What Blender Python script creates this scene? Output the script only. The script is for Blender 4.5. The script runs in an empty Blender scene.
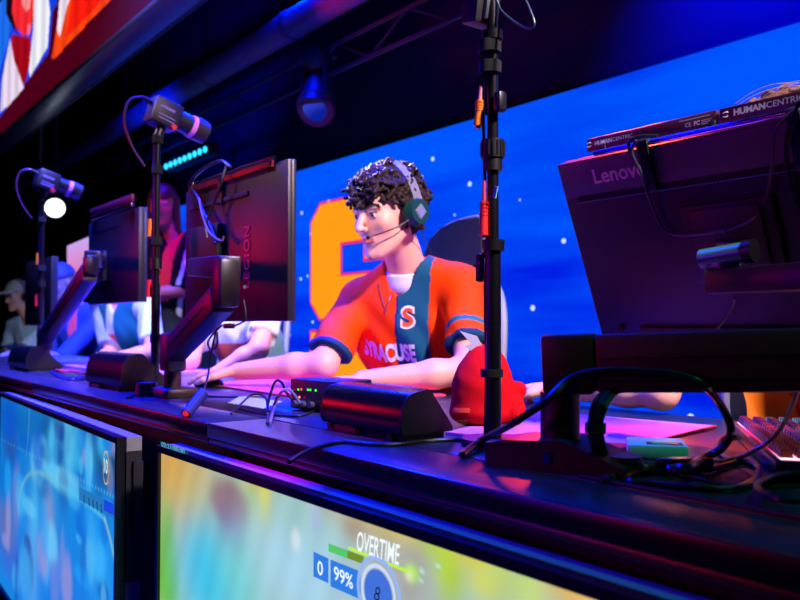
import bpy, bmesh, math, random
import numpy as np
from mathutils import Vector, Matrix, Euler
from mathutils.bvhtree import BVHTree
random.seed(7); rng = np.random.default_rng(7)
SC = bpy.context.scene; COL = SC.collection
PI = math.pi
# ------------------------------------------------------------------ camera frame (design helper)
DZ = 0.75                      # desk top height
CAM = Vector((0, 0, DZ + 0.185))
FPX = 778.0
TH, PH = math.radians(38.5), math.radians(1.84)
FWD = Vector((-math.cos(TH)*math.cos(PH), math.sin(TH)*math.cos(PH), math.sin(PH)))
RGT = Vector((math.sin(TH), math.cos(TH), 0))
UPV = RGT.cross(FWD)
def ray(px, py): return FWD*FPX + RGT*(px-400) + UPV*(300-py)
def onY(px, py, Y): r = ray(px, py); return CAM + r*((Y-CAM.y)/r.y)
def onX(px, py, X): r = ray(px, py); return CAM + r*((X-CAM.x)/r.x)
def onZ(px, py, z=0.0): r = ray(px, py); return CAM + r*((DZ+z-CAM.z)/r.z)     # z above the desk top
def onD(px, py, d): r = ray(px, py); return CAM + r*(d/FPX)
# ------------------------------------------------------------------ materials
def srgb(c):
    return tuple(((x/255)/12.92 if x/255 <= .04045 else ((x/255+.055)/1.055)**2.4) for x in c)
MATS = {}
def mat(name, col=(20,20,20), rough=.5, metal=0, emit=None, es=1, noise=0, nscale=60, bump=0, alpha=1, coat=0, attr=None, spec=.5, trans=0, sheen=0):
    if name in MATS: return MATS[name]
    m = bpy.data.materials.new(name); m.use_nodes = True; nt = m.node_tree; b = nt.nodes['Principled BSDF']
    c = srgb(col)
    b.inputs['Base Color'].default_value = (*c, 1); b.inputs['Roughness'].default_value = rough
    b.inputs['Metallic'].default_value = metal; b.inputs['Specular IOR Level'].default_value = spec
    if coat: b.inputs['Coat Weight'].default_value = coat; b.inputs['Coat Roughness'].default_value = .1
    if trans: b.inputs['Transmission Weight'].default_value = trans
    if sheen: b.inputs['Sheen Weight'].default_value = sheen
    if emit:
        b.inputs['Emission Color'].default_value = (*srgb(emit), 1); b.inputs['Emission Strength'].default_value = es
    if attr:
        a = nt.nodes.new('ShaderNodeAttribute'); a.attribute_name = 'Col'
        if attr == 'emit':
            nt.links.new(a.outputs['Color'], b.inputs['Emission Color']); b.inputs['Emission Strength'].default_value = es
        else: nt.links.new(a.outputs['Color'], b.inputs['Base Color'])
    if noise or bump:
        tc = nt.nodes.new('ShaderNodeTexCoord'); n = nt.nodes.new('ShaderNodeTexNoise'); n.inputs['Scale'].default_value = nscale; n.inputs['Detail'].default_value = 4
        nt.links.new(tc.outputs['Object'], n.inputs['Vector'])
        if noise and not attr:
            r = nt.nodes.new('ShaderNodeMixRGB'); r.blend_type = 'MIX'
            r.inputs['Color1'].default_value = (*[x*(1-noise) for x in c], 1); r.inputs['Color2'].default_value = (*[min(1, x*(1+noise)) for x in c], 1)
            nt.links.new(n.outputs['Fac'], r.inputs['Fac']); nt.links.new(r.outputs['Color'], b.inputs['Base Color'])
        if bump:
            bp = nt.nodes.new('ShaderNodeBump'); bp.inputs['Strength'].default_value = bump; bp.inputs['Distance'].default_value = .002
            nt.links.new(n.outputs['Fac'], bp.inputs['Height']); nt.links.new(bp.outputs['Normal'], b.inputs['Normal'])
    MATS[name] = m; return m
BLK = mat('black_plastic', (16,15,18), .38, noise=.25, nscale=300)
BLKM = mat('black_matte', (11,11,13), .6, noise=.3, nscale=200)
BLKG = mat('black_gloss', (8,8,10), .16)
ARM = mat('black_arm_paint', (44,22,27), .42, bump=.15, nscale=900)
METAL = mat('brushed_silver', (150,152,160), .3, metal=.9, noise=.1, nscale=100)
DKMET = mat('dark_metal', (60,58,64), .35, metal=.8, noise=.2, nscale=80)
RUB = mat('cable_rubber', (14,14,16), .4, noise=.2, nscale=200)
WHT = mat('white_plastic', (215,218,220), .4, noise=.05)
def em(name, c, s=1): return mat(name, (0,0,0), .5, emit=c, es=s, spec=.1)
# ------------------------------------------------------------------ mesh builder
class MB:
    def __init__(s): s.bm = bmesh.new()
    def _add(s, verts, M):
        if M is not None: bmesh.ops.transform(s.bm, matrix=M, verts=verts)
    def box(s, c, size, rot=None, bev=0, M=None, seg=2):
        r = bmesh.ops.create_cube(s.bm, size=1)
        vs = r['verts']
        bmesh.ops.scale(s.bm, vec=Vector(size), verts=vs)
        if bev:
            es = list({e for v in vs for e in v.link_edges})
            rb = bmesh.ops.bevel(s.bm, geom=es, offset=bev, segments=seg, profile=.5, affect='EDGES', clamp_overlap=True)
            vs = list({v for f in rb['faces'] for v in f.verts} | {v for v in vs if v.is_valid})
            # faces of the box keep their inner corners
            vs = list({v for v in vs if v.is_valid} | {w for v in vs if v.is_valid for f in v.link_faces for w in f.verts})
        T = Matrix.Translation(Vector(c)) @ (rot.to_4x4() if rot is not None else Matrix.Identity(4))
        if M is not None: T = M @ T
        bmesh.ops.transform(s.bm, matrix=T, verts=vs); return s
    def cone(s, p0, p1, r0, r1=None, n=20, M=None):
        r1 = r0 if r1 is None else r1; p0 = Vector(p0); p1 = Vector(p1); d = p1-p0; L = d.length
        r = bmesh.ops.create_cone(s.bm, cap_ends=True, segments=n, radius1=r0, radius2=r1, depth=L)
        T = Matrix.Translation((p0+p1)/2) @ d.to_track_quat('Z', 'Y').to_matrix().to_4x4()
        if M is not None: T = M @ T
        bmesh.ops.transform(s.bm, matrix=T, verts=r['verts']); return s
    def sph(s, c, r, sc=(1,1,1), rot=None, n=16, M=None):
        q = bmesh.ops.create_uvsphere(s.bm, u_segments=n, v_segments=max(6, n//2+2), radius=r)
        T = Matrix.Translation(Vector(c)) @ (rot.to_4x4() if rot is not None else Matrix.Identity(4)) @ Matrix.Diagonal((*sc, 1))
        if M is not None: T = M @ T
        bmesh.ops.transform(s.bm, matrix=T, verts=q['verts']); return s
    def prism(s, pts, d0, d1, fn):      # polygon pts (u,v), fn(u,v,w)->world, extruded w d0..d1
        a = [s.bm.verts.new(fn(u, v, d0)) for u, v in pts]; b = [s.bm.verts.new(fn(u, v, d1)) for u, v in pts]
        n = len(pts)
        s.bm.faces.new(a[::-1]); s.bm.faces.new(b)
        for i in range(n): s.bm.faces.new((a[i], a[(i+1)%n], b[(i+1)%n], b[i]))
        return s
    def tube(s, pts, r, n=8, smooth=6, closed=False):
        pts = [Vector(p) for p in pts]
        if smooth and len(pts) > 2:
            out = []
            P = [2*pts[0]-pts[1]] + pts + [2*pts[-1]-pts[-2]]
            for i in range(1, len(P)-2):
                for k in range(smooth):
                    t = k/smooth; a, b, c, d = P[i-1], P[i], P[i+1], P[i+2]
                    out.append(.5*((2*b)+(c-a)*t+(2*a-5*b+4*c-d)*t*t+(3*b-a-3*c+d)*t**3))
            out.append(pts[-1]); pts = out
        rings = []; N = len(pts); up = None
        for i, p in enumerate(pts):
            t = (pts[min(i+1, N-1)]-pts[max(i-1, 0)])
            if t.length < 1e-9: t = Vector((0,0,1))
            t.normalize()
            if up is None: up = t.orthogonal().normalized()
            up = (up - t*up.dot(t))
            if up.length < 1e-6: up = t.orthogonal()
            up.normalize(); sd = t.cross(up)
            rr = r(i/(N-1)) if callable(r) else r
            rings.append([s.bm.verts.new(p+(up*math.cos(2*PI*k/n)+sd*math.sin(2*PI*k/n))*rr) for k in range(n)])
        for i in range(N-1):
            for k in range(n): s.bm.faces.new((rings[i][k], rings[i][(k+1)%n], rings[i+1][(k+1)%n], rings[i+1][k]))
        s.bm.faces.new(rings[0][::-1]); s.bm.faces.new(rings[-1]); return s
    def grid(s, fn, nu, nv):
        V = [[s.bm.verts.new(fn(i/nu, j/nv)) for j in range(nv+1)] for i in range(nu+1)]
        for i in range(nu):
            for j in range(nv): s.bm.faces.new((V[i][j], V[i+1][j], V[i+1][j+1], V[i][j+1]))
        return s
    def mesh(s, name, ang=35):
        bmesh.ops.recalc_face_normals(s.bm, faces=s.bm.faces[:]) if len(s.bm.faces) < 60000 else None
        me = bpy.data.meshes.new(name); s.bm.to_mesh(me); s.bm.free()
        for p in me.polygons: p.use_smooth = True
        me.set_sharp_from_angle(angle=math.radians(ang)); return me
    def build(s, name, m, parent=None, **k): return link(s.mesh(name), name, m, parent, **k)
def root_of(o):
    while o.parent: o = o.parent
    return o
def link(me, name, m, parent=None, label=None, cat=None, group=None, kind=None):
    me.materials.clear()
    for x in (m if isinstance(m, (list, tuple)) else [m]): me.materials.append(x)
    o = bpy.data.objects.new(name, me); COL.objects.link(o)
    if parent is not None:
        me.transform(Matrix.Translation(-BASE[root_of(parent).name]))
        o.parent = parent
    else: BASE[o.name] = Vector((0,0,0))
    for k, v in (('label', label), ('category', cat), ('group', group), ('kind', kind)):
        if v: o[k] = v
    return o
BASE = {}
def thing(name, label, cat, loc=(0,0,0), group=None):
    o = bpy.data.objects.new(name, None); COL.objects.link(o); o.empty_display_size = .05
    o.location = loc; o['label'] = label; o['category'] = cat
    if group: o['group'] = group
    BASE[o.name] = Vector(loc); return o
def copy_thing(src, dloc, label, rotz=0):
    def cp(o, parent):
        c = o.copy(); COL.objects.link(c); c.parent = parent
        for ch in o.children: cp(ch, c)
        return c
    r = cp(src, None); r.location = src.location + Vector(dloc); r.rotation_euler.z += rotz
    r['label'] = label; BASE[r.name] = r.location.copy(); return r
def recenter(o):
    """put a top-level mesh's origin at the bottom middle of its shape"""
    me = o.data; n = len(me.vertices); a = np.empty(n*3); me.vertices.foreach_get('co', a); a = a.reshape(-1, 3)
    c = Vector(((a[:,0].min()+a[:,0].max())/2, (a[:,1].min()+a[:,1].max())/2, a[:,2].min()))
    me.transform(Matrix.Translation(-c)); o.location = c; BASE[o.name] = c; return o
def text_mesh(s, size=1, shear=0, ext=0, align='CENTER', sx=1, spacing=1, bold=0):
    cu = bpy.data.curves.new('t', 'FONT'); cu.body = s; cu.size = size; cu.shear = shear; cu.extrude = ext
    cu.align_x = align; cu.align_y = 'CENTER'; cu.space_character = spacing; cu.offset = bold; cu.resolution_u = 4
    o = bpy.data.objects.new('t', cu); COL.objects.link(o); bpy.context.view_layer.update()
    me = bpy.data.meshes.new_from_object(o.evaluated_get(bpy.context.evaluated_depsgraph_get()))
    bpy.data.objects.remove(o); bpy.data.curves.remove(cu)
    me.transform(Matrix.Diagonal((sx, 1, 1, 1))); return me
def frame(o, x, y, z=None):          # matrix from origin and axes
    x = Vector(x).normalized(); y = Vector(y).normalized(); z = x.cross(y) if z is None else Vector(z).normalized()
    M = Matrix.Identity(4); M.col[0][:3] = x; M.col[1][:3] = y; M.col[2][:3] = z; M.col[3][:3] = Vector(o); return M
def decal(s, name, m, parent, o, x, y, size, **k):
    me = text_mesh(s, size, **k); me.transform(frame(o, x, y)); return link(me, name, m, parent)
def put_col(me, cols):
    a = me.color_attributes.new('Col', 'FLOAT_COLOR', 'POINT'); c = np.ones((len(me.vertices), 4), np.float32); c[:, :3] = cols
    a.data.foreach_set('color', c.ravel())
def verts_np(me):
    a = np.empty(len(me.vertices)*3, np.float32); me.vertices.foreach_get('co', a); return a.reshape(-1, 3)
def lin(c): return np.array(srgb(c), np.float32)
# ------------------------------------------------------------------ SDF toolkit
def smin(a, b, k): 
    h = np.clip(.5+.5*(b-a)/k, 0, 1); return b*(1-h)+a*h-k*h*(1-h)
def smax(a, b, k): return -smin(-a, -b, k)
def s_cone(P, a, b, r1, r2):
    a = np.array(a, np.float32); b = np.array(b, np.float32); ba = b-a; l2 = float(ba@ba)+1e-12
    t = np.clip(((P-a)@ba)/l2, 0, 1); d = P-a-t[:, None]*ba
    return np.sqrt((d*d).sum(1))-(r1+(r2-r1)*t)
def s_ell(P, c, r, R=None):
    q = P-np.array(c, np.float32)
    if R is not None: q = q@np.array(R, np.float32)      # columns = axes
    r = np.array(r, np.float32); k0 = np.sqrt(((q/r)**2).sum(1)); k1 = np.sqrt(((q/(r*r))**2).sum(1))+1e-9
    return k0*(k0-1)/k1
def s_sph(P, c, r): 
    d = P-np.array(c, np.float32); return np.sqrt((d*d).sum(1))-r
def polymesh(name, V, F):
    me = bpy.data.meshes.new(name); me.vertices.add(len(V)); me.vertices.foreach_set('co', V.astype(np.float32).ravel())
    me.loops.add(len(F)*4); me.loops.foreach_set('vertex_index', F.astype(np.int32).ravel())
    me.polygons.add(len(F)); me.polygons.foreach_set('loop_start', np.arange(0, len(F)*4, 4, dtype=np.int32))
    me.update(calc_edges=True); me.validate()
    for p in me.polygons: p.use_smooth = True
    return me
def surf(fn, lo, hi, h, name='sdf'):
    lo = np.array(lo, np.float32); hi = np.array(hi, np.float32); K = 4
    nb = np.ceil((hi-lo)/(h*K)).astype(int); n = nb*K+1
    ax = [lo[i]+h*K*np.arange(nb[i]+1, dtype=np.float32) for i in range(3)]
    cx = [a[:-1]+h*K/2 for a in ax]
    G = np.stack(np.meshgrid(*cx, indexing='ij'), -1).reshape(-1, 3)
    cv = np.concatenate([fn(G[i:i+200000]) for i in range(0, len(G), 200000)]).reshape(nb)
    near = np.abs(cv) < h*K*1.35
    V = np.full(n, 1.0, np.float32); V[:-1,:-1,:-1] = np.repeat(np.repeat(np.repeat(np.sign(cv), K, 0), K, 1), K, 2)
    msk = np.zeros(n, bool)
    idx = np.argwhere(near)
    off = np.stack(np.meshgrid(*[np.arange(K+1)]*3, indexing='ij'), -1).reshape(-1, 3)
    A = (idx[:, None, :]*K+off[None]).reshape(-1, 3); msk[A[:,0], A[:,1], A[:,2]] = True
    I = np.argwhere(msk); P = lo+I.astype(np.float32)*h
    vals = np.concatenate([fn(P[i:i+300000]) for i in range(0, len(P), 300000)]); V[I[:,0], I[:,1], I[:,2]] = vals
    # surface nets
    S = V < 0; a = S[:-1,:-1,:-1]; cnt = np.zeros(a.shape, np.int8)
    for dx in (0,1):
        for dy in (0,1):
            for dz in (0,1): cnt += S[dx:n[0]-1+dx, dy:n[1]-1+dy, dz:n[2]-1+dz]
    cell = (cnt > 0) & (cnt < 8); C = np.argwhere(cell); vid = -np.ones(cell.shape, np.int64); vid[cell] = np.arange(len(C))
    acc = np.zeros((len(C), 3)); num = np.zeros(len(C))
    cor = [(x,y,z) for x in (0,1) for y in (0,1) for z in (0,1)]
    for c0 in cor:
        for axx in range(3):
            if c0[axx]: continue
            c1 = list(c0); c1[axx] = 1
            v0 = V[C[:,0]+c0[0], C[:,1]+c0[1], C[:,2]+c0[2]]; v1 = V[C[:,0]+c1[0], C[:,1]+c1[1], C[:,2]+c1[2]]
            m = (v0 < 0) != (v1 < 0); t = np.where(m, v0/(v0-v1+1e-12*(v0==v1)), 0)
            p = np.zeros((len(C), 3)); p += np.array(c0); p[:, axx] += t
            acc[m] += p[m]; num[m] += 1
    VV = lo+(C+acc/num[:, None])*h
    F = []
    for axx in range(3):
        o1, o2 = [(1,2),(2,0),(0,1)][axx]
        sl0 = [slice(1, n[i]-1) for i in range(3)]; sl0[axx] = slice(0, n[axx]-1); sl1 = list(sl0); sl1[axx] = slice(1, n[axx])
        A0 = S[tuple(sl0)]; A1 = S[tuple(sl1)]; E = np.argwhere(A0 != A1)
        base = E.copy(); 
        for i in range(3):
            if i != axx: base[:, i] += 1
        flip = A0[E[:,0], E[:,1], E[:,2]]
        def g(d1, d2):
            q = base.copy(); q[:, o1] -= d1; q[:, o2] -= d2; return vid[q[:,0], q[:,1], q[:,2]]
        q = np.stack([g(0,0), g(1,0), g(1,1), g(0,1)], 1)
        q[~flip] = q[~flip][:, ::-1]; F.append(q)
    F = np.concatenate(F); F = F[(F >= 0).all(1)]
    return VV, F
def join_vf(parts):
    V = []; F = []; o = 0
    for v, f in parts: V.append(v); F.append(f+o); o += len(v)
    return np.concatenate(V), np.concatenate(F)
def fnoise(P, s, seed=0):           # cheap smooth pseudo noise
    r = np.random.default_rng(seed); out = 0
    for i in range(5):
        d = r.normal(size=3); d /= np.linalg.norm(d); out = out+np.sin((P@d.astype(np.float32))*s*(1+.35*i)+r.uniform(0, 6.28))
    return out/5
# ================================================================== the room
def slab(name, c, size, m, kind='structure'):
    o = MB().box(c, size).build(name, m, kind=kind); return o
FLOORM = mat('dark_floor', (20,20,26), .6, noise=.3, nscale=3)
WALLM = mat('navy_curtain_wall', (26,28,60), .85, noise=.15, nscale=4)
CEILM = mat('black_ceiling', (12,12,20), .8, noise=.2, nscale=4)
slab('floor', (-4, .5, -.05), (18, 8, .1), FLOORM)
slab('ceiling', (-4, .5, 4.25), (18, 8, .1), CEILM)
slab('wall_back', (-4, 3.2, 2.1), (18, .1, 4.2), WALLM)
slab('wall_left', (-12.95, -.2, 2.1), (.1, 6.6, 4.2), CEILM)
slab('wall_right', (4.95, -.2, 2.1), (.1, 6.6, 4.2), CEILM)
slab('wall_front', (-4, -3.45, 2.1), (18, .1, 4.2), CEILM)

# ---------------- the big blue video wall behind the players
YL = 3.0
tl = onY(150, 0, YL).x; zt = onY(400, 141, YL).z
led = thing('video_wall', 'wide glowing blue video wall with an orange block letter behind the players', 'screen', (-3, YL, .3))
MB().box(((tl+1.6)/2, YL+.05, (zt+.3)/2), (1.6-tl, .08, zt-.3)).build('cabinet', BLKM, led)
g = MB().grid(lambda u, v: Vector((tl+(1.6-tl)*u, YL, .3+(zt-.3)*v)), 2, 2)
m = mat('video_wall_blue', (0,0,0), .5, emit=(0,50,255), es=1.0, spec=.1); nt = m.node_tree; b = nt.nodes['Principled BSDF']
tc = nt.nodes.new('ShaderNodeTexCoord'); mp = nt.nodes.new('ShaderNodeMapping'); mp.inputs['Scale'].default_value = (.35, 1, 3.2); mp.inputs['Rotation'].default_value = (0, .12, 0)
n1 = nt.nodes.new('ShaderNodeTexNoise'); n1.inputs['Scale'].default_value = 1.6; n1.inputs['Detail'].default_value = 5
cr = nt.nodes.new('ShaderNodeValToRGB'); cr.color_ramp.elements[0].position = .32; cr.color_ramp.elements[0].color = (*srgb((0,28,232)), 1)
cr.color_ramp.elements[1].position = .68; cr.color_ramp.elements[1].color = (*srgb((0,86,255)), 1)
sep = nt.nodes.new('ShaderNodeSeparateXYZ'); ad = nt.nodes.new('ShaderNodeMath'); ad.operation = 'MULTIPLY_ADD'; ad.inputs[1].default_value = .16
nt.links.new(tc.outputs['Object'], mp.inputs[0]); nt.links.new(mp.outputs[0], n1.inputs['Vector']); nt.links.new(tc.outputs['Object'], sep.inputs[0])
nt.links.new(sep.outputs['Z'], ad.inputs[0]); sb = nt.nodes.new('ShaderNodeMath'); sb.operation = 'SUBTRACT'; sb.inputs[1].default_value = .13
nt.links.new(n1.outputs['Fac'], sb.inputs[0]); nt.links.new(sb.outputs[0], ad.inputs[2]); nt.links.new(ad.outputs[0], cr.inputs['Fac']); nt.links.new(cr.outputs['Color'], b.inputs['Emission Color'])
g.build('screen_panel', m, led)
# block S of five-cell strokes on the screen
def LW(u, v, w): return Vector((u, YL-w, v))
pl = onY(312, 262, YL); ptop = onY(330, 203, YL)
sx0 = pl.x; sH = 1.33; st = ptop.z; W = 1.06; T_ = .29; c = .12
def S_poly(e):
    x0, x1, y1, y0 = sx0-e, sx0+W+e, st+e, st-sH-e; ym = (y0+y1)/2; t = T_+2*e; q = c+e*.4
    h = (y1-y0); um = ym+t/2; lm = ym-t/2; sr = .075
    X = .37+2*e; Sv = .42; XS = W-.66+2*e
    return [(x0+q,y1),(x1-q,y1),(x1,y1-q),(x1,y1-Sv-2*e),(x1-XS,y1-Sv-2*e),(x1-XS,y1-t),(x0+X,y1-t),(x0+X,um),(x1-q,um),(x1,um-q),(x1,y0+q),(x1-q,y0),(x0+q,y0),(x0,y0+q),(x0,y0+Sv+2*e),(x0+XS,y0+Sv+2*e),(x0+XS,y0+t),(x1-X,y0+t),(x1-X,lm),(x0+q,lm),(x0,lm+q),(x0,y1-q)]
MB().prism(S_poly(.018), .002, .004, LW).build('letter_outline', em('logo_pink', (255,30,110), 1), led)
MB().prism(S_poly(0), .005, .007, LW).build('letter', em('logo_orange', (255,158,22), 1.0), led)
b_ = MB()
for (x, y, r) in [(433,159,2.2),(422,177,1.8),(470,184,2.4),(564,241,2.6),(533,308,2.8),(302,213,1.7),(315,217,1.6),(329,201,1.6),(311,234,1.4),(301,279,1.6),(308,276,1.3),(313,322,1.5),(691,417,3.2),(290,335,1.2),(520,200,1.0),(455,215,1),(172,232,1.8)]:
    p = onY(x, y, YL); rr = r*(p-CAM).length/FPX
    b_.cone((p.x, YL-.004, p.z), (p.x, YL-.001, p.z), rr, n=14)
b_.build('star_dots', em('star_white', (205,228,255), 1), led)

# ---------------- small tilted pink screen at far left
a, b2, c2, d = onD(67,246,5.6), onD(88,237,5.4), onD(88,296,5.4), onD(67,299,5.6)
sw = thing('side_screen', 'small tilted screen glowing pink and white at the far left end', 'screen', (a+c2)/2-Vector((0,0,.3)))
e1 = (b2-a).normalized()*.5; nrm = (b2-a).cross(d-a).normalized(); nrm = nrm if nrm.y > 0 else -nrm
g = MB().grid(lambda u, v: a+e1*u+(d-a)*v, 24, 24); me = g.mesh('screen_panel'); Vn = verts_np(me); t = (Vn[:,2]-d.z)/(a.z-d.z)
put_col(me, lin((255,60,90))*(1-t[:,None])+lin((215,170,250))*t[:,None])
link(me, 'screen_panel', mat('side_screen_emit', (0,0,0), attr='emit', es=.9), sw)
MB().prism([(0,0),(1,0),(1,1),(0,1)], .012, .05, lambda u, v, w: a+e1*u+(d-a)*v+nrm*w).build('cabinet', BLKM, sw)

# ---------------- LED banner hanging above
YB = 1.36; zb = onY(100, 73, 1.47).z
zc = zb
bx0, bx1 = -9.5, -1.45
bt = thing('hanging_video_banner', 'long hanging video banner showing portrait tiles above the far players', 'screen', (-5, 1.42, zb))
MB().box(((bx0+bx1)/2, 1.47, zc+.6), (bx1-bx0, .16, 1.16)).build('cabinet', BLKM, bt)
MB().box(((bx0+bx1)/2, 1.425, zc+.012), (bx1-bx0, .15, .03), bev=.004).build('bottom_frame', mat('banner_frame_metal', (120,118,122), .35, metal=.85, noise=.35, nscale=2.5, bump=.2), bt)
YF = 1.355
def inpoly(px, py, poly):
    r = np.zeros(len(px), bool); n = len(poly)
    for i in range(n):
        x1, y1 = poly[i]; x2, y2 = poly[(i+1) % n]
        cnd = ((y1 > py) != (y2 > py)) & (px < (x2-x1)*(py-y1)/(y2-y1+1e-9)+x1); r ^= cnd
    return r
NU, NV = 640, 110; bh = 1.1
g = MB().grid(lambda u, v: Vector((bx0+(bx1-bx0)*u, YF, zc+.03+bh*v)), NU, NV); me = g.mesh('screen_panel'); P = verts_np(me)
# the artwork repeats every tile: coordinates s along the banner, t up
def banner_uv(px, py): w = onY(px, py, YF); return (w.x, w.z)
PX = P[:,0]; PZ = P[:,2]; Ccol = np.zeros((len(P), 3), np.float32)+lin((70,0,22))
def bp(lst, col):
    poly = [banner_uv(x, y) for x, y in lst]; k = inpoly(PX, PZ, poly); Ccol[k] = lin(col)*(.85+.15*np.sin(PX[k]*25)[:,None])
bp([(-60,-60),(60,-60),(49,50),(48,54),(28,80),(0,117),(-60,190)], (20,60,235))
bp([(-30,-30),(12,-30),(11,30),(0,70),(-30,100)], (30,110,240))
bp([(6,-30),(40,-30),(36,14),(30,30),(14,30),(6,14)], (30,8,22))
bp([(14,-30),(36,-30),(33,12),(31,30),(24,36),(16,28),(12,12)], (250,40,50))
bp([(24,-30),(32,-30),(30,8),(26,12),(22,4)], (255,150,150))
bp([(27,24),(31,24),(30,34),(27,36)], (255,110,130))
bp([(12,34),(31,38),(30,62),(26,80),(22,88),(10,70)], (165,8,26))
bp([(10,38),(14,60),(24,88),(10,104),(0,113),(2,80)], (235,215,240))
bp([(34,-30),(45,-30),(50,12),(47.5,47),(30,77),(29,70),(33,30)], (240,240,250))
bp([(49,-30),(58,-30),(57,4),(50,16)], (20,70,240))
bp([(66,-30),(150,-30),(110,0),(54,59),(51.5,58),(58,20)], (255,70,18))
bp([(62,-30),(80,-30),(66,10),(60,37),(57,30),(58,18)], (245,225,240))
bp([(75,-30),(120,-30),(98,5),(66,38),(70,10)], (255,30,12))
for k in range(7):    # further tiles along the banner, toward the right, above the frame
    s0 = banner_uv(110, 0)[0]+.2+k*.6; z0 = zc+.17
    kk = (PX > s0+(PZ-z0)*.2) & (PX < s0+.5+(PZ-z0)*.2) & (PZ > z0); Ccol[kk] = lin((255,60,20) if k % 2 else (30,80,240))
put_col(me, Ccol)
link(me, 'screen_panel', mat('banner_emit', (0,0,0), attr='emit', es=1.1), bt)

# ---------------- rigging
TRUSS = mat('truss_metal', (50,52,70), .45, metal=.5)
du = thing('ceiling_duct', 'thick round duct under the dark ceiling lit blue and magenta', 'duct', (-6, 2.4, 2.6))
MB().cone((-11.5, 2.4, 2.76), (-.9, 2.4, 2.76), .088, n=32).build('pipe', mat('duct_paint', (95,95,125), .5, bump=.1), du)
for x in np.arange(-11, -.9, 1.15): MB().cone((x, 2.4, 2.76), (x+.05, 2.4, 2.76), .096, n=32).build('joint_ring', mat('duct_ring', (70,70,95), .5), du)
for x in (-10, -7, -4.2, -1.5): MB().cone((x, 2.4, 2.84), (x, 2.4, 4.2), .006, n=6).build('hanger_rod', DKMET, du)
tr = thing('lighting_truss', 'thin lighting truss running above the video wall', 'truss', (-5, 2.5, 2.4))
b_ = MB()
zA, zB = 2.57, 2.405
for z, y in ((zA, 2.5), (zB, 2.5)): b_.cone((-11, y, z), (-.6, y, z), .012, n=10)
b_.build('rails', TRUSS, tr)
b_ = MB(); x = -11; k = 0
while x < -.8:
    b_.cone((x, 2.5, zB if k % 2 else zA), (x+.33, 2.5, zA if k % 2 else zB), .006, n=6); x += .33; k += 1
b_.build('lattice', TRUSS, tr)
for x in (-9, -5.5, -2.4): MB().cone((x, 2.5, zA), (x, 2.5, 4.2), .006, n=6).build('hanger_rod', DKMET, tr)
tr2 = thing('ceiling_pipe', 'slim cable pipe clipped under the ceiling above the truss', 'pipe', (-5, 2.75, 2.95))
MB().cone((-11, 2.75, 2.93), (-1.2, 2.75, 2.93), .02, n=12).build('pipe', TRUSS, tr2)
for x in (-8, -5, -2.4): MB().cone((x, 2.75, 2.95), (x, 2.75, 4.2), .006, n=6).build('hanger_rod', DKMET, tr2)
# moving head light
p = onY(318, 112, 2.5)
mh = thing('moving_head_light', 'black moving head stage light hanging under the truss', 'stage light', (p.x, 2.5, p.z-.1))
lens = onY(316, 116, 2.5)
FN = mat('fixture_black', (46,40,52), .5)
ax = Vector((.35,-.55,-.55)).normalized()
MB().cone(lens+Vector((0,0,.17))-ax*.06, lens-ax*.0+Vector((0,0,.05)), .08, .115, n=28).sph(lens+Vector((0,0,.16))-ax*.05, .08, n=20).build('head', FN, mh)
cc = lens+Vector((0,0,.05))
MB().cone(cc, cc+ax*.02, .118, .118, n=28).build('front_ring', mat('fixture_ring', (150,40,60), .4), mh)
MB().cone(cc+ax*.018, cc+ax*.026, .075, n=24).build('lens', mat('fixture_lens', (10,30,90), .1, emit=(20,60,255), es=.25), mh)
MB().box(cc+Vector((-.13,0,.17)), (.02,.06,.26), bev=.006).box(cc+Vector((.13,0,.17)), (.02,.06,.26), bev=.006).box(cc+Vector((0,0,.31)), (.28,.14,.06), bev=.01).build('yoke', FN, mh)
MB().box((cc.x, 2.5, (cc.z+.33+zA)/2+.0), (.03,.03, max(.02, zA-cc.z-.28))).build('clamp', DKMET, mh)
# LED batten
A = onY(166, 166.5, 2.5); B = onY(205, 149.5, 2.5)
lb = thing('led_batten', 'short light batten with a row of bright cyan lamps on the truss', 'stage light', (A+B)/2)
MB().box((A+B)/2+Vector((0,.05,.01)), ((B-A).length+.1, .08, .1), bev=.01).build('housing', BLKM, lb)
for xs in (A.x+.1, B.x-.1): MB().box((xs, 2.54, (A.z+zB)/2+.02), (.03,.03,zB-A.z)).build('bracket', DKMET, lb)
for k in range(9):
    q = A.lerp(B, k/8); MB().sph(q+Vector((0,.0,0)), .024, sc=(1,.5,1)).build('lamp', em('cyan_lamp', (40,190,255), 2.5), lb)
# par can with white glow at far left
p = onD(55, 208, 6.6); d = (CAM-p).normalized()
pc = thing('par_can_light', 'round stage lamp shining bright white blue at the far left', 'stage light', p-Vector((0,0,.1)))
MB().cone(p-d*.22, p, .05, .09, n=24).build('can', BLKM, pc)
MB().cone(p, p+d*.012, .078, n=24).build('lens', em('white_lamp', (215,235,255), 4), pc)
MB().cone(p-d*.12, (p-d*.12)+Vector((0,0,4.2-(p-d*.12).z)), .014, n=8).build('hanging_pole', BLKM, pc)

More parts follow.
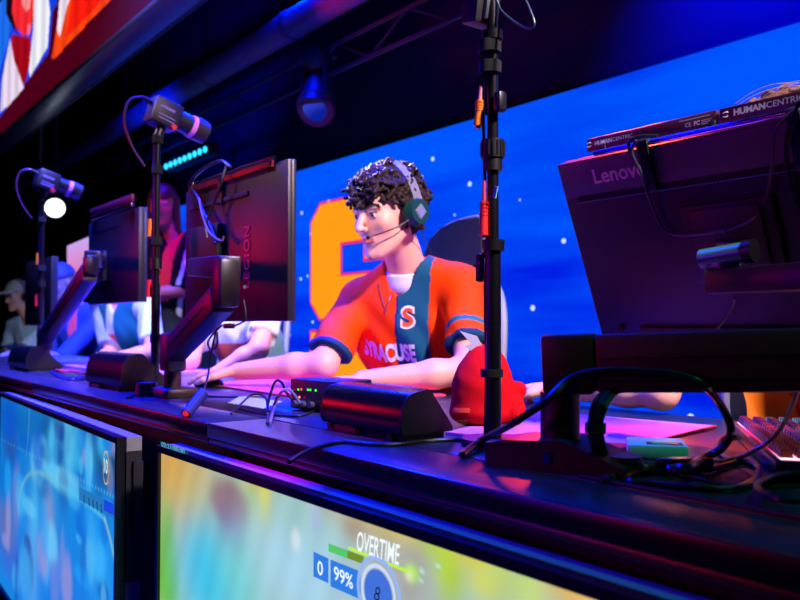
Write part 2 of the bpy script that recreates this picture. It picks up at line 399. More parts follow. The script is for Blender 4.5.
# ================================================================== desk modules
Y0, YS, YE = .63, .758, 1.455
DESK = mat('desk_laminate', (34,34,42), .3, noise=.35, nscale=40, bump=.06)
TRIM = mat('desk_trim', (12,11,13), .3)
ALU = mat('desk_aluminium_strip', (88,72,70), .35, metal=.8)
FRONT = mat('desk_front_panel', (12,12,16), .5, noise=.2, nscale=20)
def desk(x0, label):
    x1 = x0+1.296; xm = (x0+x1)/2; w = x1-x0
    t = thing('desk_module', label, 'desk', (xm, 1.05, 0), 'black desk modules in one long row')
    MB().box((xm, (YS+.0025+YE)/2, DZ-.016), (w, YE-YS-.0025, .032), bev=.002).build('worktop', DESK, t)
    MB().box((xm, (Y0+.004+YS-.0025)/2, DZ-.012), (w, YS-.0065-Y0, .024), bev=.0025).build('front_ledge', DESK, t)
    MB().box((xm, Y0+.006, DZ-.013), (w, .012, .027), bev=.003).build('edge_trim', TRIM, t)
    MB().box((xm, Y0+.0105, DZ-.0325), (w, .013, .010), bev=.002).build('metal_strip', ALU, t)
    MB().box((xm, Y0+.06, .36), (w, .02, .70)).build('front_panel', FRONT, t)
    for xs in (x0+.015, x1-.015): MB().box((xs, 1.05, .36), (.03, .76, .70)).build('side_panel', FRONT, t)
    return t
for x0, lb_ in ((-1.376,'black desk module nearest the camera, under the pole with the orange connector'), (-2.676,'black desk module under the speaker left of the big round armed chair player'), (-3.976,'black desk module third from the camera, under the farther arm'), (-5.276,'black desk module fourth from the camera, at the far left'), (-6.576,'farthest black desk module, blurred at the left edge')):
    desk(x0, lb_)
DK = [o for o in bpy.data.objects if o.name.startswith('desk_module')]
DK[1]['label'] = 'black desk module under the middle monitor with vertical lettering'
DK[2]['label'] = 'black desk module carrying the far blurred pole and the far arm'
DK[3]['label'] = 'black desk module at far left in front of the person in the blue hoodie'
t = desk(-.076, 'black desk module at the right end under the light keyed keyboard')

# ================================================================== front displays
def display(name, A, B, label, painter, res, thick=.052, H=.69):
    """A,B: top front corners (left,right) in world; vertical panel facing -Y"""
    ex = (B-A); w = ex.length; ex.normalize(); n = Vector((0,0,1)).cross(ex); n = n if n.y > 0 else -n    # n points away from the camera
    t = thing(name, label, 'display', (A+B)/2-Vector((0,0,H)))
    def W(u, v, q): return A+ex*u-Vector((0,0,v))+n*q
    bz = .013
    mb = MB()
    for (u0,u1,v0,v1) in ((0,w,0,bz),(0,w,H-bz,H),(0,bz,bz,H-bz),(w-bz,w,bz,H-bz)):
        mb.prism([(u0,v0),(u1,v0),(u1,v1),(u0,v1)], 0, .02, W)
    mb.build('bezel', mat('display_bezel', (13,10,13), .3), t)
    MB().prism([(0.001,0.001),(w-.001,.001),(w-.001,H-.001),(.001,H-.001)], .0205, thick, W).build('housing', mat('display_housing', (120,118,125), .4, noise=.1), t)
    MB().prism([(w*.2,.12),(w*.8,.12),(w*.8,H-.1),(w*.2,H-.1)], thick, thick+.012, W).build('rear_cover', BLKM, t)
    g = MB().grid(lambda u, v: W(bz+(w-2*bz)*u, bz+(H-2*bz)*v, .006), *res); me = g.mesh('screen_panel')
    P = verts_np(me); q = P-np.array(A, np.float32); U = q@np.array(ex, np.float32); Vv = -q[:,2]
    put_col(me, painter(U, Vv, W, A, ex, n))
    link(me, 'screen_panel', mat(name+'_emit', (0,0,0), .3, attr='emit', es=.95, spec=.2), t)
    return t, W, w
def uv_of(px, py, A, ex, n):           # photo pixel -> display coordinates
    r = ray(px, py); k = (A-CAM).dot(n)/r.dot(n); w = CAM+r*k-A; return w.dot(ex), -w.z
def paint(U, V, A, ex, n, base, blobs):
    C_ = np.zeros((len(U), 3), np.float32)+lin(base)
    for (px, py, rx, ry, col, a, hard) in blobs:
        u, v = uv_of(px, py, A, ex, n); u2, _ = uv_of(px+rx, py, A, ex, n); _, v2 = uv_of(px, py+ry, A, ex, n)
        dd = ((U-u)/(abs(u2-u)+1e-5))**2+((V-v)/(abs(v2-v)+1e-5))**2
        k = (a*np.exp(-dd**hard))[:,None]; C_ = C_*(1-k)+lin(col)*k
    return C_
def paint_right(U, V, W, A, ex, n):
    bl = [(170,470,45,60,(225,165,60),.9,1),(190,500,25,30,(220,190,80),.8,1),(163,560,12,60,(120,190,10),.9,2),(165,590,14,30,(110,200,10),.8,1),
      (205,575,38,70,(55,200,240),.95,1.3),(235,560,25,60,(110,220,215),.8,1),(250,495,22,40,(185,205,130),.8,1),(225,503,20,26,(150,105,120),.9,2.5),(227,530,18,22,(120,130,190),.6,1),
      (300,570,70,55,(175,222,245),1,1.2),(262,490,6,26,(235,225,40),.7,1),(252,480,10,12,(225,200,40),.6,1),(325,485,30,28,(175,195,180),.6,1),(290,515,20,30,(160,205,205),.7,1),(292,540,5,12,(225,240,250),.8,1.5),(312,520,6,14,(175,190,240),.6,1.5),
      (325,505,14,10,(190,170,190),.6,1),(370,520,38,24,(205,185,110),.8,1),(352,530,16,14,(175,150,130),.7,1.4),(398,560,40,50,(180,165,165),.75,1.2),(395,530,30,14,(220,205,90),.8,1),
      (430,545,16,18,(190,215,70),.8,1),(445,570,16,40,(185,220,50),.9,1.3),(470,560,26,14,(225,215,60),.8,1.2),(480,585,22,18,(225,225,40),.7,1),(500,575,20,24,(205,225,90),.6,1),(525,590,24,24,(200,225,130),.9,1.3),
      (575,595,38,20,(240,190,80),.9,1.3),(605,605,30,12,(240,215,150),.6,1),(408,574,7,9,(190,255,90),1,1.2),(405,577,4,6,(245,255,200),.9,1),(418,572,2.5,2.5,(190,255,240),1,2),(417,582,2,2,(190,255,240),1,2),(434,566,3,1.5,(190,255,240),.9,2),
      (380,600,60,30,(175,160,160),.5,1)]
    C_ = paint(U, V, A, ex, n, (170,205,195), bl)
    C_ *= (.96+.04*np.sin(U*90+V*40))[:,None]; return C_
def paint_left(U, V, W, A, ex, n):
    r2 = np.random.default_rng(3)
    bl = [(10,420,30,20,(10,90,170),.8,1),(35,425,14,20,(15,110,190),.8,2),(45,440,10,26,(20,70,130),.6,2),(65,435,14,40,(70,190,240),.9,3),(80,450,22,18,(60,175,235),.8,2),(105,465,16,30,(8,50,90),.85,2),(5,480,26,60,(10,110,210),.7,1),
      (40,500,18,60,(40,150,220),.6,2),(60,480,22,14,(120,215,250),.8,3),(90,540,26,60,(15,140,225),.8,1.5),(60,590,30,40,(30,120,225),.7,1),(10,560,18,24,(60,100,200),.7,1.5),(4,525,10,22,(110,110,170),.7,1.5),(30,560,6,60,(110,195,245),.6,1),(46,520,6,34,(165,160,190),.5,1.5),
      (100,580,12,50,(40,160,240),.7,1)]
    for k in range(80):
        bl.append((r2.uniform(0,118), r2.uniform(400,600), r2.uniform(1.5,8), r2.uniform(5,40), [(10,90,210),(110,215,255),(8,50,150),(150,150,205),(30,160,245),(40,80,160),(70,190,250)][r2.integers(7)], r2.uniform(.35,.8), 2.5))
    C_ = paint(U, V, A, ex, n, (20,135,225), bl)
    # horizon-line arcs of the on-screen windscreen
    for (x0,y0,x1,y1,x2,y2,w_,col,a) in ((16,515,18,455,50,480,.007,(120,190,190),.8),(50,480,88,505,102,520,.006,(90,200,240),.8),(102,520,114,560,116,600,.007,(150,210,180),.7),(24,455,30,400,24,400,.003,(130,220,250),.6),(0,440,60,470,116,500,.004,(100,205,250),.7)):
        pts = [uv_of(*((1-t)**2*np.array((x0,y0))+2*t*(1-t)*np.array((x1,y1))+t*t*np.array((x2,y2))), A, ex, n) for t in np.linspace(0,1,40)]
        dm = np.min([np.hypot(U-p[0], V-p[1]) for p in pts], 0); k = (a*np.exp(-(dm/w_)**2))[:,None]; C_ = C_*(1-k)+lin(col)*k
    return C_
A = onY(156, 436, .585); B = Vector((-.31, .585, A.z)) ; A.z = B.z = DZ-.052
disp, W, w = display('front_display', A, B, 'large front display showing a bright yellow and cyan game with overtime score', paint_right, (320,190), H=.68)
ex = (B-A).normalized(); nn = Vector((0,1,0)); dn = Vector((0,0,-1))
def q2(px, py, q=.004): u, v = uv_of(px, py, A, ex, nn); return W(u, v, q)
def quad(name, pts, m, parent, q=.004): 
    P4 = [q2(*p, q) for p in pts]; mb = MB(); mb.bm.faces.new([mb.bm.verts.new(p) for p in P4]); return mb.build(name, m, parent)
def on_disp(s, name, m, p0, p1, hpx, q=.003, **k):    # text between pixels p0..p1 (baseline middle)
    a_, b_ = q2(*p0, q), q2(*p1, q); me = text_mesh(s, 1, **k); V_ = verts_np(me); w_ = V_[:,0].max()-V_[:,0].min(); h_ = V_[:,1].max()-V_[:,1].min()
    hh = abs(q2(p0[0], p0[1]+hpx, q).z-a_.z); cx = (V_[:,0].max()+V_[:,0].min())/2; cy = (V_[:,1].max()+V_[:,1].min())/2
    me.transform(Matrix.Translation((-cx,-cy,0))); me.transform(Matrix.Diagonal(((b_-a_).length/w_, hh/h_, 1, 1))); me.transform(frame((a_+b_)/2, (b_-a_), (0,0,1))); return link(me, name, m, disp)
TXW = em('hud_white', (235,248,255), 1.1); HB = em('hud_blue', (48,128,235), .95)
on_disp('OVERTIME', 'overtime_text', TXW, (355,541), (398,556), 20, shear=.2, bold=.012)
quad('yellow_bar', [(346,547),(406,571),(406,574),(346,550)], em('hud_lime', (190,250,30), 1), disp)
quad('team_bar', [(326,544),(361,557),(361,565),(326,552)], em('hud_olive', (120,150,40), .9), disp, .0045)
quad('team_bar', [(326,544),(345,551),(345,559),(326,552)], em('hud_green', (90,210,110), .9), disp, .004)
quad('score_box', [(311,552),(326,559),(326,584),(311,577)], HB, disp)
quad('score_box', [(328,560),(358,572),(358,600),(328,587)], HB, disp)
on_disp('0', 'score_text', TXW, (315.5,567.2), (321,570), 14, bold=.01)
on_disp('99%', 'score_text', TXW, (332,573), (351,583), 14, bold=.01)
cu, cv = uv_of(376, 594, A, ex, nn)
for r_, r2_, m_, q_ in ((.046,.040,em('hud_ring', (150,185,245), 1),.0034),(.036,.031,em('hud_ring_white', (205,222,255), 1),.0032),(.029,0,em('hud_disc', (70,120,230), .9),.003)):
    mb = MB(); N = 48
    if r2_:
        o_ = [mb.bm.verts.new(W(cu+r_*math.cos(2*PI*k/N), cv+r_*math.sin(2*PI*k/N), q_)) for k in range(N)]; i_ = [mb.bm.verts.new(W(cu+r2_*math.cos(2*PI*k/N), cv+r2_*math.sin(2*PI*k/N), q_)) for k in range(N)]
        for k in range(N): mb.bm.faces.new((o_[k], o_[(k+1)%N], i_[(k+1)%N], i_[k]))
    else: mb.bm.faces.new([mb.bm.verts.new(W(cu+r_*math.cos(2*PI*k/N), cv+r_*math.sin(2*PI*k/N), q_)) for k in range(N)])
    mb.build('objective_ring' if r2_ else 'objective_disc', m_, disp)
on_disp('8', 'objective_text', em('hud_dark', (14,30,80), 1), (372.5,592.5), (379,596), 15, q=.0022, shear=.3)
on_disp('03:21/00:00', 'clock_text', em('hud_cyan', (120,215,235), .9), (160,444), (183,452), 4.5)
quad('clock_plate', [(158,441.5),(186,451),(186,456),(158,446.5)], em('hud_teal', (20,70,110), .8), disp, .0045)
# left display, turned slightly
A2 = onY(-40, 372, .60); B2 = onY(117, 438, .55); A2 = Vector((-3.01, .60, B2.z))
ex2 = (B2-A2).normalized(); n2 = Vector((0,0,1)).cross(ex2); n2 = n2 if n2.y > 0 else -n2
disp2, W2, w2 = display('front_display', A2, B2, 'front display at lower left showing a blue game view with a gold ring', paint_left, (380,220), H=.66)
def q3(px, py, q=.004): u, v = uv_of(px, py, A2, ex2, n2); return W2(u, v, q)
cu, cv = uv_of(104, 468, A2, ex2, n2); mb = MB(); N = 40
for k in range(N):
    a0, a1 = 2*PI*k/N, 2*PI*(k+1)/N; R = lambda r, a: mb.bm.verts.new(W2(cu+r*.62*math.cos(a), cv+r*math.sin(a), .004))
    mb.bm.faces.new((R(.037,a0), R(.037,a1), R(.033,a1), R(.033,a0)))
mb.build('gold_ring', em('hud_gold', (225,190,90), .9), disp2)
def on_disp2(s, name, m, c_, size, sx=.8): 
    me = text_mesh(s, size, sx=sx, bold=.0012); me.transform(frame(q3(*c_, .003), ex2, (0,0,1))); return link(me, name, m, disp2)
on_disp2('10', 'counter_text', em('hud_pale', (190,235,250), 1), (104,467), .042)
def quad3(name, pts, m, q=.0045):
    mb = MB(); mb.bm.faces.new([mb.bm.verts.new(q3(*p, q)) for p in pts]); return mb.build(name, m, disp2)
quad3('name_plate', [(77,487),(113,505),(113,520),(77,500)], em('hud_slate', (40,125,195), .9), .0048)
quad3('blue_tag', [(102,499.5),(112,504.5),(112,516),(102,510.5)], em('hud_tag_blue', (30,70,235), .95), .004)
mb = MB()
for k, x in enumerate((82,87,91,95,99)): mb.prism([(0,0),(.006,0),(.009,.02),(.003,.02)], 0, .001, lambda u, v, w_, x=x: q3(x, 495+(x-82)*.5, .0035)+ex2*u-Vector((0,0,v)))
mb.build('icon_row', em('hud_navy', (8,24,60), 1), disp2)
e3 = W2(w2, .03, .03)
MB().prism([(w2+.0, .05),(w2+.016,.05),(w2+.016,.2),(w2,.2)], .03, .05, W2).prism([(w2, .03),(w2+.006,.03),(w2+.006,.3),(w2,.3)], .018, .05, W2).build('side_port', BLKM, disp2)
# ================================================================== monitors
def monitor(name, label, TL, width, height, tilt, mt, side_mt, lenovo=False, thick=.028):
    """TL = rear top left corner seen from the camera; rear face looks to -Y"""
    c, s = math.cos(tilt), math.sin(tilt)
    def W(u, v, q): return Vector((TL.x+u, TL.y+v*s+q*c, TL.z-v*c+q*s))     # v down the panel, q away from the camera
    t = thing(name, label, 'monitor', W(width/2, height, 0))
    ez = Vector((0, -s, c)); en = Vector((0, -c, -s)); ex = Vector((1,0,0))
    R = Matrix((ex, -en, ez)).transposed()
    MB().box(W(width/2, height/2, thick/2-.001), (width-.001, thick-.004, height-.001), R, bev=.0025).build('rear_shell', mt, t)
    MB().box(W(width/2, height/2, thick-.002), (width, .012, height), R, bev=.002).build('frame', side_mt, t)
    MB().box(W(width/2, height/2, thick+.0045), (width-.014, .002, height-.02), R).build('screen_panel', mat('monitor_screen', (5,8,20), .2, emit=(90,120,255), es=1.2), t)
    return t, W, R, ex, ez, en
MSH = mat('monitor_shell', (20,17,24), .42, noise=.15, nscale=500)
LSH = mat('monitor_shell_speckled', (13,13,20), .45, noise=.5, nscale=900)
tilt = math.radians(22.5)
TLn = onX(556, 165.5, -.92)
mon1, W1, R1, ex1, ez1, en1 = monitor('monitor', 'large tilted monitor at right seen from behind with white maker lettering', TLn, .615, .365, tilt, LSH, mat('monitor_edge', (30,30,36), .35))
BAND = mat('monitor_band', (82,76,80), .5, noise=.5, nscale=1200)
MB().box(W1(.3075, .034, .0028), (.611, .005, .060), R1, bev=.001).build('top_band', BAND, mon1)
MB().box(W1(.3075, .068, .0015), (.56, .004, .009), R1).build('vent_slot', mat('vent_dark', (6,4,6), .7), mon1)
mb = MB()
for k in range(90): mb.box(W1(.035+k*.0061, .068, -.0005), (.0018, .003, .008), R1)
mb.build('vent_ribs', mat('vent_rib', (62,20,30), .5), mon1, kind='stuff')
MB().box(W1(.3075, .0745, -.0002), (.56, .002, .0015), R1).build('highlight_line', mat('highlight_line', (160,220,210), .25, metal=.6), mon1)  # teal highlight under the vent, modelled as a thin strip
# maker lettering
a_ = W1(.032, .019+.008, -.0015)
me = text_mesh('Lenovo', .036, align='LEFT', bold=.0008); me.transform(frame(W1(.071, .034, -.0006), ex1, ez1)); link(me, 'maker_lettering', mat('lettering_tan', (235,210,195), .5), mon1)
# joystick buttons and mount recess
MB().cone(W1(.05, .318, 0), W1(.05, .318, -.005), .006, n=16).build('joystick_button', BLKG, mon1)
MB().box(W1(.052, .34, -.001), (.008, .004, .014), R1, bev=.001).build('side_button', BLKG, mon1)
MB().box(W1(.30, .17, -.004), (.15, .012, .13), R1, bev=.004).build('mount_recess', mat('recess_black', (7,6,9), .5), mon1)
for du_ in (-.055, .055):
    for dv in (-.05, .05): MB().cone(W1(.30+du_, .17+dv, -.009), W1(.30+du_, .17+dv, -.014), .006, n=12).build('mount_screw', DKMET, mon1)
MB().box(W1(.25, .335, -.001), (.32, .01, .04), R1, bev=.003).build('port_panel', mat('recess_black'), mon1)
mb = MB()
for k in range(5): mb.box(W1(.17+k*.035, .335, -.0075), (.016, .005, .008), R1)
mb.build('ports', mat('port_violet', (120,60,170), .4), mon1)
# LEGION monitor
TL2 = onY(185.5, 186, .94); TR2 = onY(288, 165, .94)
w2m = TR2.x-TL2.x; zt2 = (TL2.z+TR2.z)/2; h2m = zt2-onY(297, 321, .94).z
mon2, W2m, R2m, _, ez2, en2 = monitor('monitor', 'middle monitor seen from behind with vertical lettering in front of the seated player', Vector((TL2.x, .94, zt2)), w2m, h2m, 0.0, MSH, mat('monitor_edge_blue', (22,24,60), .4), thick=.020)
MB().box(W2m(w2m*.36, .058, -.001), (w2m*.62, .006, .012), R2m, bev=.001).build('vent_slot', mat('vent_dark'), mon2)
MB().box(W2m(w2m*.42, .045, -.004), (.018, .008, .05), R2m, bev=.002).build('bar_clip_foot', BLKM, mon2)
MB().box(W2m(w2m*.27, .175, -.012), (w2m*.34, .022, .11), R2m, bev=.008).build('mount_block', BLKM, mon2)
uL = onY(247, 245, .938).x-TL2.x; zl = onY(243, 262, .938).z
me = text_mesh('LEGION', .042, bold=.0006, spacing=1.15, align='RIGHT'); me.transform(frame(Vector((TL2.x+uL, .938, onY(247, 225, .938).z)), (0,0,1), (-1,0,0))); link(me, 'vertical_lettering', mat('lettering_red', (215,40,60), .45), mon2)
MB().cone(onY(245,287,.9405), onY(245,287,.938), .004).build('status_light', em('status_teal', (60,200,220), .6), mon2)
# third monitor
TR3 = onY(139, 205, 1.03); TL3 = onY(88.5, 217, 1.03); zt3 = TR3.z
mon3, W3m, R3m, _, _, _ = monitor('monitor', 'blurred third monitor from behind beyond the tall pole, left of the middle monitor', Vector((TL3.x, 1.03, zt3-.005)), TR3.x-TL3.x, zt3-onY(143, 300, 1.03).z, 0.0, MSH, mat('monitor_edge_blue'), thick=.03)
MB().box(W3m((TR3.x-TL3.x)*.4, .055, -.001), (.34, .006, .012), R3m).build('vent_slot', mat('vent_dark'), mon3)
MB().box(W3m((TR3.x-TL3.x)*.32, .2, -.01), (.14, .02, .12), R3m, bev=.006).build('mount_block', BLKM, mon3)
# fourth, hardly seen behind the far pole
T4 = onY(51, 256, 1.0); T4b = onY(42, 258, 1.0)
mon4, W4m, R4m, _, _, _ = monitor('monitor', 'farthest monitor, only a dark sliver behind the far pole', Vector((T4.x-.5, 1.0, T4.z)), .5, .33, 0.0, MSH, mat('monitor_edge_blue'), thick=.03)

# ---------------- light bars on the monitors
MAR = mat('light_bar_maroon', (62,20,38), .42, noise=.15, nscale=200)
def light_bar(L, Rr, label, mats=MAR, h=.022, group=None):
    c_ = (L+Rr)/2; d_ = Rr-L
    t = thing('light_bar', label, 'light bar', c_-Vector((0,0,h/2)))
    ang = math.atan2(d_.z, d_.x); R = Matrix.Rotation(-ang, 3, 'Y')
    MB().box(c_, (d_.length, .012, h), R, bev=.002).build('body', mats, t)
    return t, R
z1 = TLn.z+.024
L_ = onY(589, 146, TLn.y+.01); R_ = onY(718.5, 119.5, TLn.y+.01); R_.z = L_.z
bar1, Rb = light_bar(L_, R_, 'left maroon light bar with white printing on top of the large tilted monitor')
L2_ = onY(721.5, 117, TLn.y+.01); L2_.z = L_.z; R2_ = L2_+Vector((R_.x-L_.x+.04, 0, 0))
bar2, Rb = light_bar(L2_, R2_, 'right maroon light bar with white printing nearest the frame edge on the tilted monitor')
def human(t, O, sc=1):
    m_ = mat('printing_white_glow', (225,215,220), .5, emit=(225,210,220), es=.12)  # print given a faint glow of its own to stay readable
    y = O.y-.0064
    me = text_mesh('HUMAN', .0125*sc, align='LEFT', bold=.0006, sx=1.05); wd = verts_np(me)[:,0].max()
    me.transform(frame(Vector((O.x, y, O.z)), (1,0,0), (0,0,1))); link(me, 'printing', m_, t)
    me = text_mesh('CENTRIC', .0125*sc, align='LEFT', sx=1.05); me.transform(frame(Vector((O.x+wd+.001, y, O.z)), (1,0,0), (0,0,1))); link(me, 'printing', m_, t)
    for k in (0, 1):
        MB().tube([Vector((O.x-.012+.004*math.cos(a), y, O.z+(.0018 if k else -.0018)+.0018*math.sin(a)*(1 if k else -1))) for a in np.linspace(.2, 2.9, 7)], .0009, n=6, smooth=2).build('emblem', m_, t)
human(bar1, Vector((L_.x+.017, L_.y, L_.z)), .74)
human(bar2, Vector((L2_.x+.022, L2_.y, L2_.z)))
pm = mat('printing_white_glow')
y_ = L_.y-.0064
def flat(u0, u1, v0, v1, O=L_): return MB().box((O.x+(u0+u1)/2, y_, O.z+(v0+v1)/2), (u1-u0, .0004, v1-v0))
mw = R_.x-L_.x
flat(mw-.062, mw-.010, .0045, .0055).build('printed_line', pm, bar1)
me = text_mesh('CE', .009, align='LEFT', sx=1.0); me.transform(frame(Vector((R_.x-.052, y_, L_.z-.0035)), (1,0,0), (0,0,1))); link(me, 'printing', pm, bar1)
me = text_mesh('FC', .009, align='LEFT', bold=.0004); me.transform(frame(Vector((R_.x-.037, y_, L_.z-.0035)), (1,0,0), (0,0,1))); link(me, 'printing', pm, bar1)
for k in range(3): flat(mw-.024, mw-.008-.002*k, -.0015-.0028*k, -.0002-.0028*k-.0005).build('printed_line', pm, bar1)
# silver tube under the two bars, clamped on the monitor
tubeL = W1(.085, -.006, .004); tubeR = W1(.62, -.006, .004)
tb = thing('mounting_tube', 'slim silver tube running under the two light bars on the tilted monitor', 'tube', tubeL)
MB().cone(tubeL, tubeR, .0052, n=16).build('tube', mat('tube_silver', (170,170,215), .12, metal=1), tb)
mt0 = L_.lerp(R_, .24)
for k, u in enumerate((.185, .425)):
    MB().box(W1(u, .030, -.006), (.020, .007, .085), R1, bev=.002).box(W1(u, -.010, .006), (.020, .03, .006), R1, bev=.002).build('clip', mat('clip_dark', (30,44,46), .3, metal=.4), tb)
for k, u in enumerate((.10, .30, .56)): MB().box(Vector((W1(u,0,0).x, tubeL.y+.003, (tubeL.z+L_.z)/2-.002)), (.012, .006, L_.z-tubeL.z-.006), bev=.001).build('bar_bracket', BLKM, tb)
MB().tube([W1(.172, .02, -.014), W1(.166, -.012, -.014), W1(.186, -.020, -.010), W1(.215, -.014, -.004)], .003).build('cable_hook', mat('clip_dark'), tb)
# second set on the middle monitor
zb2 = zt2+.02
L3 = onY(190, 190, .935); R3 = onY(272, 160.5, .935)
L3.z = R3.z = (L3.z+R3.z)/2
bar3, _ = light_bar(L3, R3, 'maroon light bar on top of the middle monitor with vertical lettering', mat('light_bar_red', (105,20,34), .4), h=.026)
tb2 = thing('mounting_tube', 'silver tube under the light bar of the middle monitor', 'tube', (TL2.x+.1, .93, zt2))
MB().cone((L3.x+.06, .93, zt2+.008), (R3.x+.02, .93, zt2+.008), .0055).build('tube', mat('tube_silver'), tb2)
MB().box((TL2.x+w2m*.42, .932, zt2-.01), (.018, .012, .05), bev=.002).build('clip', mat('clip_dark'), tb2)
MB().box((TL2.x+.07, .932, zt2+.006), (.03, .014, .02), bev=.003).build('clip', mat('clip_dark'), tb2)
MB().tube([(TL2.x+.06,.922,zt2+.01), (TL2.x+.15,.918,zt2+.035), (TL2.x+.27,.92,zt2+.045), (TL2.x+.33,.925,zt2+.02)], .0045).build('cable_hook', mat('clip_dark'), tb2)
L4 = onY(91, 222, 1.02); R4 = onY(133, 200, 1.02); L4.z = R4.z = zt3+.03
bar4, _ = light_bar(L4, R4, 'blurred light bar on top of the third monitor', mat('light_bar_red'), h=.03)
MB().box(((L4.x+R4.x)/2, 1.02, zt3+.006), (R4.x-L4.x, .012, .016), bev=.003).build('tube', mat('tube_silver'), bar4)

# ================================================================== monitor arms
def beam(mb, p0, p1, w, h, M=None):       # box beam between points, h vertical
    d = p1-p0; x = d.normalized(); y = Vector((0,0,1)).cross(x).normalized(); z = x.cross(y)
    R = Matrix((x, y, z)).transposed(); mb.box((p0+p1)/2, (d.length, w, h), R, bev=.006); return mb
def cyl_z(p, r, z0, z1, n=28): return MB().cone((p.x, p.y, z0), (p.x, p.y, z1), r, n=n)
# near arm
bs = onZ(561, 470, 0); bs = Vector((-.672, .80, DZ))
arm1 = thing('monitor_stand', 'big dark monitor arm at right with wide beam holding the tilted monitor', 'monitor stand', bs)
pr = [(-.105,0),(.075,0),(.075,.012),(.052,.022),(.0,.040),(-.075,.036),(-.105,.030)]
ang = math.radians(20); ux = Vector((math.cos(ang), math.sin(ang), 0)); uy = Vector((-math.sin(ang), math.cos(ang), 0))
MB().prism(pr, -.045, .045, lambda u, v, w: bs+ux*(u+.02)+uy*w+Vector((0,0,v))).build('base_plate', ARM, arm1)
MB().cone(bs+ux*.085+Vector((0,0,0)), bs+ux*.085+Vector((0,0,.022)), .026, .022, n=28).build('base_knob', BLK, arm1)
MB().box(bs+ux*.0-uy*.0455+Vector((0,0,.018)), (.012,.002,.014)).build('base_slot', BLKG, arm1)
ps = onY(560, 420, bs.y)
ps = Vector((ps.x, bs.y, 0))
cyl_z(ps, .0255, DZ+.036, DZ+.098).build('post', ARM, arm1)
cyl_z(ps, .017, DZ+.098, DZ+.106).build('post_ring', METAL, arm1)
blkc = onY(564, 364, bs.y); zc1 = blkc.z
hB = .077
el = Vector((-.255, 1.02, zc1+.018))
pS = Vector((ps.x, ps.y, zc1)); dx_ = (el-pS).normalized()
mb = MB(); beam(mb, pS-dx_*.018, pS+dx_*.048, .062, hB); mb.build('shoulder_block', ARM, arm1)
mb = MB(); beam(mb, pS+dx_*.049, el+dx_*.03, .052, hB*.96); mb.build('lower_beam', ARM, arm1)
mb = MB()
pr_ = Vector((dx_.y, -dx_.x, 0)).normalized()
beam(mb, pS+dx_*.055+pr_*.0265+Vector((0,0,.006)), el+pr_*.0265+Vector((0,0,.006)), .0016, .0022); mb.build('groove_upper', BLKG, arm1)
mb = MB(); beam(mb, pS+dx_*.05+pr_*.0265-Vector((0,0,.022)), el+pr_*.0265-Vector((0,0,.022)), .0016, .0022); mb.build('groove_lower', BLKG, arm1)
# elbow outside the frame, upper beam back to the monitor
ht = W1(.30, .17, -.03)
hj = Vector((-.60, 1.075, onY(735, 281, 1.075).z))
MB().cone(el-Vector((0,0,.05)), Vector((el.x, el.y, hj.z+.02)), .028, n=28).build('elbow_joint', ARM, arm1)
e2 = Vector((el.x, el.y, hj.z))
mb = MB(); beam(mb, hj-(e2-hj).normalized()*.012, e2, .045, .038); mb.build('upper_beam', mat('arm_paint_red_lit', (40,22,28), .38), arm1)  # red light on the upper beam is put into its paint colour
MB().cone(hj+Vector((.008,0,.02)), hj+Vector((.008,0,.046)), .022, n=28).build('hinge_barrel', mat('hinge_metal', (80,150,120), .3, metal=.4), arm1)  # green of the hinge metal holds the teal light falling there
MB().cone(hj+Vector((-.02,-.012,.034)), hj+Vector((.045,-.012,.040)), .0145, n=24).build('tilt_barrel', mat('hinge_metal'), arm1)
MB().cone(hj+Vector((.047,-.012,.040)), hj+Vector((.06,-.012,.041)), .017, n=24).build('tilt_cap', BLK, arm1)
mb = MB(); beam(mb, hj+Vector((.012,0,.034)), ht, .03, .03); mb.build('head_link', ARM, arm1)
MB().box(W1(.30, .17, -.014), (.115, .006, .115), R1, bev=.003).build('mount_plate', ARM, arm1)
# middle arm
def far_arm(label, base, sh, elb, hinge, head, eb=.05, eh=.04):
    t = thing('monitor_stand', label, 'monitor stand', base)
    MB().box(base+Vector((0,0,.012)), (.13,.10,.024), bev=.008).build('base_plate', ARM, t)
    MB().cone(base+Vector((-.05,-.05,.0)), base+Vector((-.05,-.05,.035)), .03, .026).build('base_knob', BLK, t)
    MB().cone(base+Vector((0,0,.02)), Vector((sh.x, sh.y, sh.z-.03)), .022).build('post', ARM, t)
    MB().box(sh-Vector((0,0,0)), (.055,.055,.10), bev=.008).build('shoulder_block', ARM, t)
    mb = MB(); beam(mb, sh+Vector((0,0,.0)), elb, .05, .062); mb.build('lower_beam', mat('arm_paint_lit', (34,22,28), .4), t)
    mb = MB(); pq = (elb-sh).cross(Vector((0,0,1))).normalized()
    beam(mb, sh.lerp(elb,.12)+pq*.0258, sh.lerp(elb,.9)+pq*.0258, .002, .006); mb.build('groove', BLKG, t)
    MB().box((elb+hinge)/2-Vector((0,0,.0)), (eb,eb,abs(hinge.z-elb.z)+eh), bev=.010).build('elbow_block', mat('arm_paint_lit'), t)
    mb = MB(); beam(mb, hinge, head, .05, .05); mb.build('upper_beam', mat('arm_paint_lit'), t)
    return t
H2 = Vector((TL2.x-.0, .87, 0)); 
b2_ = onZ(168, 396, 0)
sh2 = onY(173, 352, .80); el2 = onY(222, 299, .76); hg2 = onY(230, 267, .76); hd2 = Vector((TL2.x+.16, .905, onY(190, 268, .9).z))
far_arm('monitor arm rising diagonally to the middle monitor beside the tall second pole', Vector((sh2.x, sh2.y, DZ)), sh2, el2, hg2, hd2)
sh3 = onY(45, 338, .86); el3 = onY(90, 272, .80); hg3 = onY(92, 258, .80); hd3 = onY(100, 262, 1.0)
